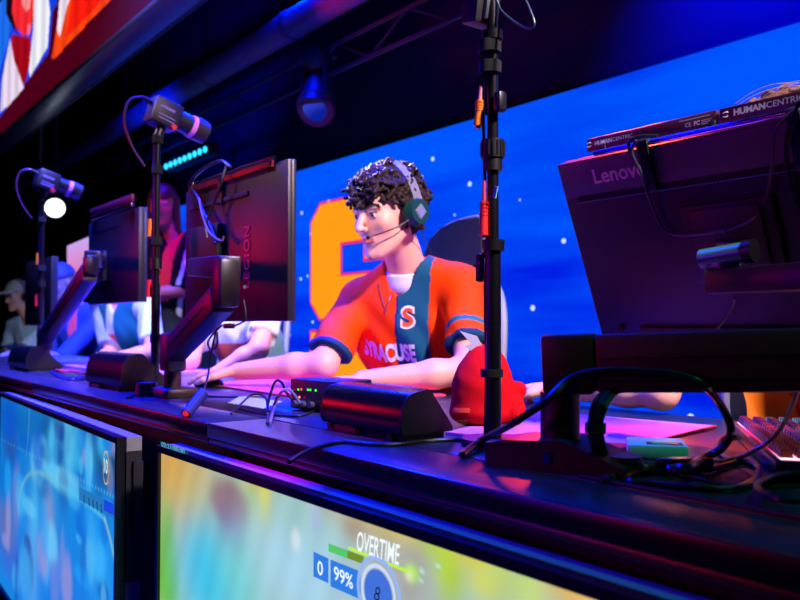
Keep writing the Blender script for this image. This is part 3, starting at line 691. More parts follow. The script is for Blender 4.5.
far_arm('blurred far monitor arm rising to the third monitor', Vector((sh3.x, sh3.y, DZ)), sh3, el3, hg3, hd3, .045, .02)

# ================================================================== pole stands
POLE = mat('pole_black', (18,17,26), .28, metal=.3)
VEL = mat('velcro_black', (5,5,6), .95, bump=.4)
def pole(base, zt, label, detail=True):
    t = thing('pole_stand', label, 'pole stand', base)
    MB().cone(base, base+Vector((0,0,.012)), .05, n=28).build('foot_plate', BLKM, t)
    zm = DZ+.305
    MB().cone(base+Vector((0,0,.01)), Vector((base.x, base.y, zm)), .0118).build('lower_tube', POLE, t)
    MB().cone((base.x, base.y, zm), (base.x, base.y, zt), .0088).build('upper_tube', POLE, t)
    return t, zm
def strap(t, c_, r, h, n='velcro_strap'):
    mb = MB(); mb.cone(c_-Vector((0,0,h/2)), c_+Vector((0,0,h/2)), r, n=24); mb.build(n, VEL, t)
pb = onY(494, 450, .86); pb = Vector((pb.x, .86, DZ))
pl1, zm = pole(pb, DZ+.80, 'near black pole stand crossing the picture with orange and red connectors', True)
def ay(px, py): return onY(px, py, pb.y)          # points on the pole's plane
def zz(py): return onY(494, py, pb.y).z
zs = lambda py: Vector((pb.x, pb.y, zz(py)))
offL = Vector((-.011, -.004, 0))
for k, (y0, y1) in enumerate(((40,52),(61,73))): strap(pl1, zs((y0+y1)/2)+offL*.35, .0175, zz(y0)-zz(y1))
strap(pl1, zs(373)+offL*.25, .0175, zz(369)-zz(377))
MB().cone(zs(31), zs(40), .0165).build('tube_cap', POLE, pl1)
MB().cone(zs(140), zs(158), .0178).cone(zs(158), zs(171), .0150).build('collar', BLK, pl1)
mb = MB()
for k in range(16):
    a = 2*PI*k/16; mb.box(zs(149)+Vector((math.cos(a), math.sin(a), 0))*.0175, (.003,.003,.022))
mb.build('collar_ribs', BLK, pl1)
MB().cone(zs(240), zs(251), .0182, .0168).build('collar', BLK, pl1)
mb = MB(); mb.box(ay(501, 102)+Vector((0,-.002,0)), (.016,.018,.032), bev=.005); mb.build('clamp_lever', BLK, pl1)
MB().box(ay(480,268), (.012,.012,.045), bev=.004).tube([ay(484,256), ay(490,250)], .006, smooth=0).build('collar_lever', mat('lever_redblack', (50,14,22), .4), pl1)
# cable bundle on the left of the pole: one child each
for k in range(4):
    o_ = Vector((-.0125-.0042*k*.6, -.008+.003*k, 0))
    MB().tube([zs(30)+o_, zs(100)+o_*1.05, zs(180)+o_*.9, zs(240)+o_*.7, zs(300)+o_*.9, zs(373)+o_*.8, zs(445)+o_], .0021, n=6).build('taped_cable', mat('cable_dark_red', (70,10,18), .4) if k % 2 == 0 else RUB, pl1)
# camera head seen at the top edge of the picture
def camera_head(loc, label, s=1.0, full=True):
    t = thing('stage_camera', label, 'camera', loc)
    yv = Vector((-.05,.95,-.28)).normalized(); xv = Vector((1,-.1,0)).normalized(); zv = xv.cross(yv); xv = yv.cross(zv)
    M = frame(loc, xv, yv, zv)
    mb = MB(); mb.box((0,-.055*s,.045*s), (.07*s,.085*s,.078*s), bev=.008*s, M=M); mb.build('body', mat('camera_black', (15,17,22), .35), t)
    mb = MB(); mb.box((.0355*s,-.06*s,.055*s), (.002,.045*s,.007*s), M=M); mb.build('side_stripe', mat('stripe_violet', (130,110,190), .4), t)
    for z in (.032,.022): MB().box((.0355*s,-.055*s,z*s), (.002,.05*s,.003*s), M=M).build('side_stripe', mat('stripe_violet'), t)
    MB().cone((0,-.012*s,.05*s), (0,.03*s,.05*s), .030*s, M=M).build('lens_base', BLK, t)
    MB().cone((0,.028*s,.05*s), (0,.042*s,.05*s), .0335*s, M=M).build('lens_ring', mat('ring_pink', (215,120,220), .35), t)
    MB().cone((0,.042*s,.05*s), (0,.082*s,.05*s), .036*s, .033*s, M=M).build('lens_barrel', mat('camera_black'), t)
    MB().cone((0,.0825*s,.05*s), (0,.084*s,.05*s), .027*s, M=M).build('front_glass', BLKG, t)
    MB().cone((0,-.05*s,-.022), (0,-.05*s,.012*s), .014*s, M=M).build('mount', DKMET, t)
    MB().cone((.03*s,-.03*s,.012*s), (.045*s,-.03*s,.010*s), .008*s, M=M).build('clamp_knob', mat('knob_red', (220,30,60), .4), t)
    MB().tube([M@Vector((0,-.097*s,.06*s)), M@Vector((0,-.125*s,.065*s)), M@Vector((-.01*s,-.155*s,.04*s)), M@Vector((-.01*s,-.15*s,-.02*s)), M@Vector((-.005*s,-.11*s,-.08*s)), M@Vector((0,-.06*s,-.12*s))], .0035*s).build('cable', mat('cable_violet', (70,25,60), .4), t)
    MB().tube([M@Vector((0,-.09*s,.06*s)), M@Vector((0,-.12*s,.064*s))], .0075*s, smooth=0).build('plug', BLK, t)
    return t
mb = MB()
pt = onY(484, 12, pb.y); 
cm1 = thing('stage_camera', 'dark box of the camera cut by the top edge above the near pole', 'camera', pb+Vector((-.02,0,.70)))
Rm = Matrix.Rotation(math.radians(10), 3, 'Y')
MB().box(ay(483,-1)+Vector((0,-.002,0)), (.036,.05,.085), Rm, bev=.004).build('body', mat('camera_black'), cm1)
MB().box(ay(492,4)+Vector((0,-.004,0)), (.008,.02,.05), Rm, bev=.002).build('edge_rail', METAL, cm1)
MB().cone(ay(493,-40), ay(493,-70), .03).build('lens_barrel', mat('camera_black'), cm1)
pb2 = onY(155, 392, .84); pb2 = Vector((pb2.x, .84, DZ))
t2 = onY(152, 137, .84)
pl2, _ = pole(pb2, t2.z, 'second black pole stand carrying a camera left of the middle monitor')
cam2 = camera_head(Vector((pb2.x+.0, pb2.y+.055, t2.z)), 'stage camera with pink ringed lens on top of the second pole', 1.0)
pb3 = onY(40, 372, .86); pb3 = Vector((pb3.x, .86, DZ)); t3 = onY(41, 196, .86)
pl3, _ = pole(pb3, t3.z, 'far blurred black pole stand carrying a camera at left')
cam3 = camera_head(Vector((pb3.x, pb3.y+.055, t3.z)), 'blurred stage camera on top of the far left pole', 1.05)
for (p_, t_, name, y0) in ((pb2, pl2, 'near', 0), (pb3, pl3, 'far', 0)):
    zt_ = t2.z if t_ is pl2 else t3.z
    for f in (.98, .86, .58, .2): MB().cone(p_+Vector((0,0,(zt_-DZ)*f-.012)), p_+Vector((0,0,(zt_-DZ)*f+.012)), .0155).build('velcro_strap', VEL, t_)
    for k in range(2):
        o_ = Vector((-.012-.004*k, -.005, 0)); MB().tube([p_+o_+Vector((0,0,z)) for z in np.linspace(.02, zt_-DZ-.02, 8)], .0028, n=6).build('taped_cable', mat('cable_dark_red') if k else mat('cable_blue', (20,30,120), .4), t_)
    MB().cone(p_+Vector((-.0,0,(zt_-DZ)*.47)), p_+Vector((0,0,(zt_-DZ)*.47+.03)), .0165).build('collar', BLK, t_)
    MB().cone(p_+Vector((-.024,-.01,(zt_-DZ)*.60)), p_+Vector((-.02,-.01,(zt_-DZ)*.60+.05)), .008).build('orange_connector', mat('connector_orange', (245,130,20), .45), t_)
    MB().cone(p_+Vector((-.022,-.012,(zt_-DZ)*.36)), p_+Vector((-.018,-.012,(zt_-DZ)*.36+.05)), .008).build('red_connector', mat('connector_red', (230,30,40), .45), t_)
# connectors hanging at the near pole
def connector(name, label, top, bot, m_, tailm, tip):
    t = thing(name, label, 'connector', bot)
    d_ = (top-bot).normalized(); L = (top-bot).length
    MB().cone(bot+d_*L*.0, bot+d_*L*.62, .0072, .0058, n=18).build('sleeve', m_, t)
    mb = MB()
    for k in range(4): mb.cone(bot+d_*L*(.36+.07*k), bot+d_*L*(.38+.07*k), .0074, n=18)
    mb.build('grip_rings', m_, t)
    MB().cone(bot+d_*L*.62, top, .0034, .0026, n=12).build('strain_relief', tailm, t)
    MB().cone(bot-d_*.004, bot, .0042, n=14).build('tip', tip, t)
    return t
connector('cable_connector', 'orange cable connector hanging on the near pole above the blue edge', ay(486.5,86)+Vector((0,-.012,0)), ay(483.5,127)+Vector((0,-.012,0)), mat('connector_orange'), mat('relief_pink', (235,150,150), .5), mat('tip_pink', (240,90,220), .3))
connector('cable_connector', 'red cable connector hanging halfway down the near pole', ay(491.5,182)+Vector((0,-.016,0)), ay(491,236)+Vector((0,-.016,0)), mat('connector_red'), mat('relief_red', (200,50,70), .5), METAL)
tg = MB(); tg.box(ay(502,193)+Vector((0,-.014,0)), (.006,.002,.018), Matrix.Rotation(.3,3,'Y')); tg.build('cable_tag', mat('tag_cyan', (110,200,210), .5), None, label='small cyan tag on the near pole beside the red connector', cat='tag'); recenter(bpy.data.objects['cable_tag'])

# ================================================================== speakers
SPK = mat('speaker_shell', (13,12,15), .22, bump=.05); SPKS = mat('speaker_side', (9,9,11), .35)
def speaker(A_, B_, depth, hgt, label):
    """A_ left front bottom, B_ right front bottom (camera side)"""
    ex_ = (B_-A_); w_ = ex_.length; ex_.normalize(); n_ = Vector((0,0,1)).cross(ex_); n_ = n_ if n_.y > 0 else -n_
    t = thing('speaker', label, 'speaker', (A_+B_)/2+n_*depth/2)
    prof = [(0.004,.012),(-.002,.022)]+[(.0+.028*(1-math.cos(a))-.002, .030+(hgt-.034)*math.sin(a)) for a in np.linspace(.15, PI/2, 7)]+[(.050,hgt),(.060,hgt-.003),(depth,.02),(depth,.012)]
    W_ = lambda u, v, q: A_+ex_*q+n_*u+Vector((0,0,v))
    MB().prism(prof, .006, w_-.006, W_).build('shell', SPK, t)
    MB().prism(prof, -.0, .0055, W_).build('left_end_cap', SPKS, t)
    MB().prism(prof, w_-.0055, w_, W_).build('right_end_cap', SPKS, t)
    MB().prism([(.012,0),(depth-.01,0),(depth-.01,.0115),(.008,.0115)], .01, w_-.01, W_).build('base', BLKM, t)
    MB().prism([(.0,.001),(.012,.001),(.008,.011),(-.002,.011)], .045, .11, W_).build('front_badge', mat('badge_red_edge', (130,30,22), .35), t)
    for q in (.02, w_-.04): MB().prism([(.002,0),(.012,0),(.012,.0115),(.0,.0115)], q, q+.012, W_).build('foot', mat('foot_red', (90,18,22), .4), t)
    return t
sa, sbb = onZ(321, 428, 0), onZ(402, 444, 0)
speaker(sa, sbb, .105, .082, 'black speaker in front of the seated orange shirt player')
sa, sbb = onZ(86, 386, 0), onZ(122, 392, 0)
speaker(sa, sbb, .14, .105, 'black speaker second from the camera, left of the second pole')
sa, sbb = onZ(8, 369, 0), onZ(26, 372, 0)
speaker(sa, sbb, .14, .10, 'blurred far black speaker at the left end of the row')
# ================================================================== small things on the desk
# audio box with status lights
a_ = onZ(290, 410, 0); b_x = a_+Vector((.17,.035,0)); ex_ = (b_x-a_).normalized(); n_ = Vector((-ex_.y, ex_.x, 0))
ab = thing('audio_box', 'small black audio box with green and red lights left of the near speaker', 'audio box', a_+ex_*.07+n_*.06)
Rz = Matrix((ex_, n_, Vector((0,0,1)))).transposed()
P_ = lambda u, v, q: a_+ex_*u+n_*v+Vector((0,0,q))
MB().box(P_(.075,.05,.036), (.15,.10,.064), Rz, bev=.003).build('case', mat('box_black', (14,13,20), .4), ab)
for u, q, c in ((.014,.046,'r'),(.026,.046,'g'),(.036,.047,'r2'),(.056,.047,'g'),(.064,.047,'g'),(.08,.047,'g'),(.016,.030,'r'),(.030,.030,'o'),(.046,.030,'r')):
    col = {'g':(60,255,60),'r':(200,30,50),'r2':(255,90,60),'o':(255,150,90)}[c]
    MB().cone(P_(u,-.0005,q), P_(u,.002,q), .0024, n=10).build('status_light', em('led_'+c, col, 2.2 if c != 'r' else .7), ab)
for u in (.02,.045,.07): MB().cone(P_(u,-.010,.016), P_(u,.001,.016), .007, n=14).build('socket_plug', METAL, ab)
# mouse mats
def matpad(pts, label, mats, z=.004):
    mb = MB(); mb.prism([(p.x, p.y) for p in pts], 0, z, lambda u, v, w: Vector((u, v, DZ+w+.0002)))
    o = mb.build('mouse_mat', mats, None, label=label, cat='mouse mat'); return recenter(o)
c1, c2_ = onZ(716, 425.5, .004), onZ(608, 452, .004)
d_ = (c1-c2_).normalized(); nl = Vector((-d_.y, d_.x, 0)); nl = nl if nl.x < 0 else -nl
matm = mat('mat_lilac', (180,105,175), .6, noise=.08, nscale=12); 
pad1 = matpad([c2_, c2_+nl*.30, c1+nl*.38-d_*.02, c1], 'pink lilac mouse mat under the forearm behind the big arm post', matm)
mb = MB(); q1, q2_ = c2_-d_*0, c2_+d_*.12
mb.prism([(p.x,p.y) for p in (c2_+d_*.002+nl*.002, c2_+d_*.10+nl*.002, c2_+nl*.13+d_*.04, c2_+nl*.30+d_*.002)], 0, .0003, lambda u, v, w: Vector((u, v, DZ+.0043+w)))
o = mb.build('red_print', mat('mat_red', (225,20,40), .6), pad1)
mb = MB(); mb.tube([c2_+Vector((0,0,-.001)), c1+Vector((0,0,-.001))], .0022, smooth=0); mb.build('red_edge', mat('mat_red'), pad1)
pz = [onZ(176,392,.004), onZ(322,386,.004)]
pad2 = matpad([Vector((-2.3,1.02,0)), Vector((-1.52,1.02,0)), Vector((-1.52,1.36,0)), Vector((-2.3,1.36,0))], 'pink mouse mat under the hand on the mouse behind the middle arm', mat('mat_pink', (225,70,120), .6, noise=.1, nscale=8), .005)
pad3 = matpad([Vector((-3.7,1.0,0)), Vector((-2.85,1.0,0)), Vector((-2.85,1.34,0)), Vector((-3.7,1.34,0))], 'violet mouse mat behind the second pole', mat('mat_violet', (190,110,230), .6), .005)
pad4 = matpad([Vector((-4.9,1.0,0)), Vector((-4.1,1.0,0)), Vector((-4.1,1.34,0)), Vector((-4.9,1.34,0))], 'blue mouse mat behind the second speaker from the camera', mat('mat_blue', (60,80,230), .6), .005)
# computer mouse under the player's hand
ms = onZ(207, 383, .01)
# white adapter box
A_ = onZ(628, 459, 0); B_ = onZ(689, 461.5, 0); ex_ = (B_-A_).normalized(); n_ = Vector((-ex_.y, ex_.x, 0)); n_ = n_ if n_.dot(Vector((-1,.5,0))) > 0 else -n_
wd = (B_-A_).length
wb = thing('adapter_box', 'flat white box with a dark window beside the lilac mouse mat', 'box', A_+ex_*wd/2+n_*.04)
Rz = Matrix((ex_, n_, Vector((0,0,1)))).transposed()
P_ = lambda u, v, q: A_+ex_*u+n_*v+Vector((0,0,q))
MB().box(P_(wd/2,.04,.0105), (wd,.08,.019), Rz, bev=.003).build('case', mat('box_white_tinted', (185,228,205), .35), wb)  # teal light tint mixed into the white of the case
MB().box(P_(wd*.62,.020,.0203), (wd*.6,.022,.0008), Rz, bev=.0003).build('window', mat('window_dark', (12,24,26), .15), wb)
MB().box(P_(wd*.56,.020,.0207), (wd*.3,.012,.0006), Rz).build('display_green', em('disp_green', (40,190,150), .5), wb)
MB().box(P_(wd*.80,.020,.0207), (wd*.1,.010,.0006), Rz).build('display_orange', em('disp_orange', (240,120,40), .7), wb)
# power dongle
DG0, DG1 = onZ(662, 466, .012), onZ(708, 463, .012)
dg = MB(); d_ = (DG1-DG0); x_ = d_.normalized(); y_ = Vector((-x_.y, x_.x, 0)); R = Matrix((x_, y_, Vector((0,0,1)))).transposed()
dn_ = thing('power_adapter', 'small black power adapter with a cable in front of the white box', 'power adapter', (DG0+DG1)/2-Vector((0,0,.012)))
MB().box((DG0+DG1)/2-Vector((0,0,.001)), (d_.length,.024,.018), R, bev=.003).build('case', BLKG, dn_)
MB().cone(DG0-x_*.022, DG0, .006, n=14).build('plug_sleeve', mat('sleeve_maroon', (90,30,50), .35), dn_)
MB().cone(DG0-x_*.028, DG0-x_*.022, .004, n=14).build('plug_tip', METAL, dn_)
# ---------------- keyboard with light keys
kA = onZ(731, 421, .022); kB = onZ(797, 480, .022)
dl = (kB-kA).normalized(); dl.z = 0; wv = Vector((-dl.y, dl.x, 0)); wv = wv if wv.x > 0 else -wv
KL = .40
kb = thing('keyboard', 'black keyboard with rainbow backlit keys at the right edge', 'keyboard', kA+dl*KL/2+wv*.08-Vector((0,0,.022)))
R = Matrix((dl, wv, Vector((0,0,1)))).transposed()
K_ = lambda u, v, q: Vector((kA.x, kA.y, DZ))+dl*u+wv*v+Vector((0,0,q))
MB().box(K_(KL/2,.075,.011), (KL,.150,.020), R, bev=.003).build('case', mat('keyboard_case', (26,24,34), .3), kb)
gm = MB().grid(lambda u, v: K_(.01+(KL-.02)*u, .008+.132*v, .0216), 30, 8); me = gm.mesh('backlight'); Pn = verts_np(me)
tt = ((Pn-np.array(K_(0,0,0),np.float32))@np.array(dl,np.float32))/KL
hue = lambda t: np.clip(np.stack([.3+.9*np.abs(np.sin(3.1*t+.9)), .35+.65*np.sin(4*t+2.6), .5+.5*np.cos(5*t)], -1), 0, 1)
put_col(me, hue(tt)); link(me, 'backlight', mat('backlight_emit', (0,0,0), attr='emit', es=2.6), kb)
KC = [mat('key_violet', (70,45,120), .4), mat('key_magenta', (110,34,90), .4), mat('key_orange', (110,52,34), .4), mat('key_teal', (50,86,100), .4)]
rows = 6; pitch = .0182
base_me = {}
for r in range(rows):
    n = int((KL-.02)/pitch)
    for k in range(n):
        if k*pitch > .30 and r > 3: continue
        u = .014+pitch*(k+.5)+(r % 3)*.002; v = .017+.0200*r
        if u > KL-.012: continue
        m_ = KC[0 if k < 6 else 1 if k < 12 else 2] if r < 2 else KC[(3 if k < 8 else 0)]
        if m_.name not in base_me:
            mb = MB(); q = .0078
            pts = [K_(u-q,v-q,.022), K_(u+q,v-q,.022), K_(u+q,v+q,.022), K_(u-q,v+q,.022)]; q = .0060
            q = .0054; top = [K_(u-q,v-q,.033), K_(u+q,v-q,.033), K_(u+q,v+q,.033), K_(u-q,v+q,.033)]
            a = [mb.bm.verts.new(p) for p in pts]; b = [mb.bm.verts.new(p) for p in top]
            mb.bm.faces.new(a[::-1]); mb.bm.faces.new(b)
            for i in range(4): mb.bm.faces.new((a[i], a[(i+1)%4], b[(i+1)%4], b[i]))
            o = mb.build('keycap', m_, kb); base_me[m_.name] = (o, u, v)
        else:
            o0, u0, v0 = base_me[m_.name]; o = o0.copy(); COL.objects.link(o); o.parent = kb; o.location = dl*(u-u0)+wv*(v-v0)
# man's keyboard behind the speaker and audio box
kb2 = thing('keyboard', 'low keyboard half hidden behind the near speaker', 'keyboard', (-1.66,1.17,DZ))
MB().box((-1.60,1.16,DZ+.016), (.36,.13,.022), bev=.004).build('case', mat('keyboard_case'), kb2)
mb = MB()
for r in range(5):
    for k in range(17): mb.box((-1.76+k*.0188, 1.115+r*.0215, DZ+.031), (.0155,.0165,.008), bev=.0)
mb.build('keycaps', mat('key_violet'), kb2, kind='stuff')
# sheets of paper
def sheet(pts, label, m_): 
    mb = MB(); mb.prism([(p.x,p.y) for p in pts], 0, .002, lambda u, v, w: Vector((u, v, DZ+w+.0003))); return recenter(mb.build('paper_sheet', m_, None, label=label, cat='paper'))
sheet([onZ(228,404,0), onZ(262,409,0), onZ(282,402,0), onZ(240,397,0)], 'pale blue sheet of paper in front of the pink mouse mat', mat('paper_blue', (170,185,235), .5))
sheet([onZ(527,446,0), onZ(562,447,0), onZ(566,440,0), onZ(534,438,0)], 'pale sheet of paper under the black post', mat('paper_grey', (200,205,225), .5))
p4 = [onZ(438,466,0), onZ(536,478,0), onZ(532,492,0), onZ(470,472,0)]
# phone-like stick leaning near second arm
sA, sB = onZ(186, 416, .004), onD(203, 393, (onZ(186,416,0)-CAM).dot(FWD)+.02)
st_ = thing('cable_stub', 'short thick blue cable end with red tip leaning behind the ledge', 'cable', sA)
MB().cone(sA+Vector((0,0,.004)), sB, .011, .012, n=16).build('sleeve', mat('sleeve_blue', (40,40,110), .3), st_)
MB().sph(sA+Vector((0,0,.006)), .007).build('red_tip', em('tip_red', (255,30,40), .8), st_)
MB().tube([sB, onD(208,375,1.75), onD(212,350,1.75), onD(216,331,1.8)], .0022).build('thin_wire', RUB, st_)
# ---------------- plush toy bag
pc_ = onY(492, 400, 1.03); pz_ = DZ
toy = thing('plush_toy', 'red stuffed plush toy with orange tags behind the near pole', 'plush toy', (pc_.x, 1.02, DZ))
O = np.array((pc_.x, 1.02, DZ), np.float32)
rx_ = np.array(RGT, np.float32); fx = np.array((FWD.x, FWD.y, 0), np.float32); up_ = np.array((0,0,1), np.float32)
Rm_ = np.stack([rx_, fx, up_], 1)
def toyf(P):
    d = s_ell(P, O+up_*.062-rx_*.012, (.056,.05,.064), Rm_)
    d = smin(d, s_ell(P, O+up_*.092-rx_*.006, (.044,.04,.058), Rm_), .02)
    d = smin(d, s_ell(P, O+up_*.026-rx_*.014, (.058,.05,.028), Rm_), .012)
    d = smin(d, s_ell(P, O+up_*.030+rx_*.046, (.022,.035,.03), Rm_), .008)
    d = smin(d, s_sph(P, O+up_*.066+rx_*.055, .016), .008)
    return d+.0015*fnoise(P, 90, 3)
V_, F_ = surf(toyf, O-np.array((.13,.13,.005)), O+np.array((.13,.13,.18)), .0032)
link(polymesh('plush_body', V_, F_), 'plush_body', mat('plush_red', (190,2,14), .9, bump=.5, nscale=500, spec=.15), toy)
bvt = BVHTree.FromPolygons([Vector(v) for v in V_.tolist()], F_.tolist())
def patch(px0, px1, py0, py1, name, m_, off=.0012, parent=toy, bv=bvt, nn_=10, round_=0):
    mb = MB(); G = {}
    for i in range(nn_+1):
        for j in range(nn_+1):
            r = ray(px0+(px1-px0)*i/nn_, py0+(py1-py0)*j/nn_).normalized(); h = bv.ray_cast(CAM, r)
            if h[0] is not None: G[i,j] = mb.bm.verts.new(h[0]-r*off)
    for i in range(nn_):
        for j in range(nn_):
            k = [(i,j),(i+1,j),(i+1,j+1),(i,j+1)]
            if all(x in G for x in k): mb.bm.faces.new([G[x] for x in k])
    return mb.build(name, m_, parent)
patch(453,470,408,413,'dark_patch', mat('tag_darkorange', (240,70,15), .6)); patch(453,466.5,420,425,'orange_patch', mat('tag_orange', (255,160,20), .6))
patch(521,528,424,431,'teal_patch', mat('tag_teal', (60,130,140), .6))
fin = mat('plush_fin_grey', (168,165,205), .5)
fb = onD(474, 352, (Vector(O.tolist())-CAM).dot(FWD)); 
def F2(px, py, w): return onD(px, py, (Vector(O.tolist())-CAM).dot(FWD)+w)
MB().prism([(476,354),(464,346),(471,344),(460,331),(477,336),(486,353)], -.004, .004, F2).build('pointed_fin', fin, toy)

# ================================================================== cables
def cable(label, pts, r=.0035, m_=RUB, name='cable', smooth=8, group=None, n=8):
    o = MB().tube(pts, r, n=n, smooth=smooth).build(name, m_, None, label=label, cat='cable', group=group); return recenter(o)
def T(px, py, r=.0035, z=0): return onZ(px, py, z+r)
# thick cable from behind the arm over the beam down to the desk
bY = lambda px, py, k=.035: None
def nearbeam(px, py, off=.034):     # point just in front of the near arm's beam
    # plane containing the beam
    r = ray(px, py); n = Vector((dx_.y, -dx_.x, 0)).normalized(); P0 = pS+n*off; k = (P0-CAM).dot(n)/r.dot(n); return CAM+r*k
CT = mat('cable_thick', (16,18,24), .28)
cable('thick black cable looping from the ledge over the big beam to the desk', [T(462,455,.005), T(482,440,.005,.01), onD(512,424,1.0), onD(545,402,.97), nearbeam(570,379), nearbeam(600,371), nearbeam(645,371.5), nearbeam(680,375.5), nearbeam(706,387,.03), onD(722,407,.98), onD(731,430,.98), onD(722,448,.985), T(702,459,.005,.012), T(690,466,.005,.026), T(668,470,.004,.022)], .0052, CT)
cable('cable lying along the ledge in front of the near speaker', [T(289,462,.003), T(310,450,.003), T(340,442,.003), T(372,444.5,.003), T(400,444,.003), T(430,440.5,.003), T(465,440,.003), T(500,446,.003)], .0032)
cable('black cable loop on the desk in front of the white box', [T(708,470,.005), T(740,462,.0045), T(757,466,.0045), T(757,476,.0045), T(738,488,.0045), T(700,488,.0045), T(650,483,.0045), T(628,481,.0045), T(630,475,.0045), T(655,469,.0045), T(668,468,.0045,.004)], .0042, CT)
cable('thin black cable running from the power adapter to the coiled cables', [T(654,466,.003,.01), T(657,471,.003), T(690,477,.0025), T(730,485,.0025), T(765,487,.0025), T(800,486,.0025), T(830,488,.0025)], .0024)
cable('long dark cable lying in the seam at the front right of the desk', [Vector((x, YS+.0, DZ+.0026)) for x in (-.605,-.5,-.35,-.2,-.07)], .0028)
cable('cable hanging past the keyboard from the big beam at right', [nearbeam(800,372,.0), onD(797,392,.92), onD(788,415,.95), onD(774,437,.98), onD(752,452,1.0), T(735,459,.002,.006), T(712,461.5,.003,.008), T(700,462,.003,.012)], .0026)
cable('short cable looping behind the power adapter', [T(748,437,.004), T(735,436,.004), T(722,439,.004), T(717,447,.004), T(723,455,.004), T(736,464,.004)], .0038, CT)
for k in range(5):
    ph = k*.9; pts = []
    for i in range(15):
        a = 2*PI*i/14*1.15+ph; pts.append(onZ(796+(32+2*k)*math.cos(a), 487+(9+1.2*k)*math.sin(a), .0035+.003*k))
    cable('coiled black cable on the desk at the right edge', pts, .003, CT, group='coiled cables at the right edge')
# three cables strapped together dropping from the beam at the base
for k in range(4):
    dx2 = k*3.4
    cable('bundled cables dropping from the beam behind the big post', [nearbeam(640-dx2*1.0,378+dx2,.0), nearbeam(612+dx2*.3,388+dx2*.5,.018), onD(596+dx2,401+k*1.5,.93), onD(590+dx2,425,.94), onD(592+dx2,440,.94), T(600+dx2*.9,466,.004,.0), T(604+dx2*.9,482-k,.004)], .0036, [RUB, mat('cable_navy', (20,30,90), .3), mat('cable_maroon', (80,16,26), .35), mat('cable_dkgreen', (16,60,50), .35)][k], group='strapped cable bundle at the big post')
sb_ = onD(595.5, 428, .94); o = MB().cone(sb_-Vector((0,0,.006)), sb_+Vector((0,0,.006)), .0125).build('cable_strap', VEL, None, label='black strap around the cable bundle beside the big post', cat='strap'); recenter(o)
# cables around the monitor at right
def w1(px, py, q=-.006): # on the rear face plane of monitor 1
    n = en1; P0 = W1(0,0,q); r = ray(px, py); k = (P0-CAM).dot(n)/r.dot(n); return CAM+r*k
cable('thin cable hanging in a wide loop across the back of the tilted monitor', [w1(636,140,-.02), w1(632,152,-.02), w1(640,170,-.02), w1(645,186,-.012), w1(652,205), w1(661,226), w1(672,234), w1(690,235.5,-.015), w1(725,230.5,-.02), w1(750,221,-.018), w1(763,205,-.01), w1(770,180,-.008), w1(773,150,-.02), w1(777,128,-.02), w1(800,105,-.01), w1(820,95,-.01)], .0022, mat('cable_grey', (60,62,66), .35))
o = MB().tube([w1(689,234.5,-.016), w1(726,230,-.021)], .0038, smooth=0).build('cable_ferrite', mat('ferrite_grey', (70,84,84), .3), None, label='slim grey inline switch on the thin looped cable', cat='switch'); recenter(o)
cable('cable dropping from the top right clip behind the tilted monitor', [w1(800,100,-.02), w1(790,125,-.02), w1(786,150,-.016), w1(790,180,-.008), w1(800,212), w1(812,240)], .0028)
cable('two thin cables between the monitor and the beam', [w1(735,298,-.03), w1(732,308,-.02), w1(722,322,-.02), w1(715,332,-.02)], .0026)
# loop near the top of the near pole
cable('thin looped cable hanging from the camera above the near pole', [ay(494,-12), ay(500,8), ay(512,20), ay(524,27), ay(532,28), ay(534.5,23), ay(531,12), ay(525,-2), ay(520,-14)], .0016, mat('cable_teal', (40,60,90), .3))
# cables at audio box
base_ = [(290,398),(285,388),(280,386),(274,394),(270,410),(268,424)]
cable('dark cable arching from the audio box down to the seam', [T(268,424,.002), T(268,405,.002,.01), onD(271,392,1.62), onD(276,381,1.62), onD(282,383,1.63), onD(286,392,1.64), onD(292,399,1.65)], .0028)
cable('violet cable arching from the audio box', [T(270,423,.002), onD(274,408,1.6), onD(280,394,1.62), onD(286,389,1.63), onD(292,392,1.64), onD(300,403,1.66)], .003, mat('cable_lilac', (110,100,190), .3))
cable('red cable beside the violet cable at the audio box', [T(267,423,.002), onD(272,411,1.6), onD(277,398,1.6), onD(284,391,1.62), onD(292,398,1.64)], .0026, mat('cable_maroon'))
cable('thin cable bending over the desk left of the audio box', [T(231,414,.0015), T(240,405,.0015,.01), onD(250,396,1.75), onD(259,394.5,1.72), onD(266,399,1.66), T(268,412,.002,.006)], .0024)
cable('cable along the ledge seam left of the audio box', [T(239,409,.0015), T(262,414,.0015), T(290,416,.0015), T(305,415,.002), T(318,408,.002)], .0022)
cable('cable behind the pink mat lying on the desk', [T(180,391,.002), T(205,396,.002), T(235,397,.002), T(262,396,.002)], .0026)
# cables on the middle monitor back
def w2(px, py, q=.0): return onY(px, py, .94-q)
cable('black cable tangle hanging down the middle monitor', [w2(190,188,.02), w2(197,196,.02), w2(205,215,.02), w2(212,230,.03), w2(216,243,.04)], .0042)
cable('black cable crossing behind the middle monitor mount', [w2(226,166,.02), w2(221,185,.03), w2(213,205,.03), w2(206,225,.04), w2(207,238,.04)], .0036)
cable('grey cable at the left edge of the middle monitor', [w2(199,198,.035), w2(202,214,.045), w2(209,232,.045), w2(221,241,.035), w2(224,236,.03)], .0030, mat('cable_brown', (90,64,62), .4))
cable('cable with a small plug hanging under the middle monitor', [w2(244,300,.02), w2(246,318,.02), w2(241,323,.02), w2(234,326,.02)], .0026)
cp = w2(229, 326, .02); o = MB().box(cp, (.045,.016,.014), bev=.004).build('inline_plug', BLK, None, label='small black plug hanging under the middle monitor', cat='plug'); recenter(o)
cable('cable loop hanging under the middle arm elbow', [w2(222,325,.03), w2(214,333,.03), w2(208,342,.03), w2(211,350,.03), w2(217,345,.03), w2(217,332,.03)], .0032)
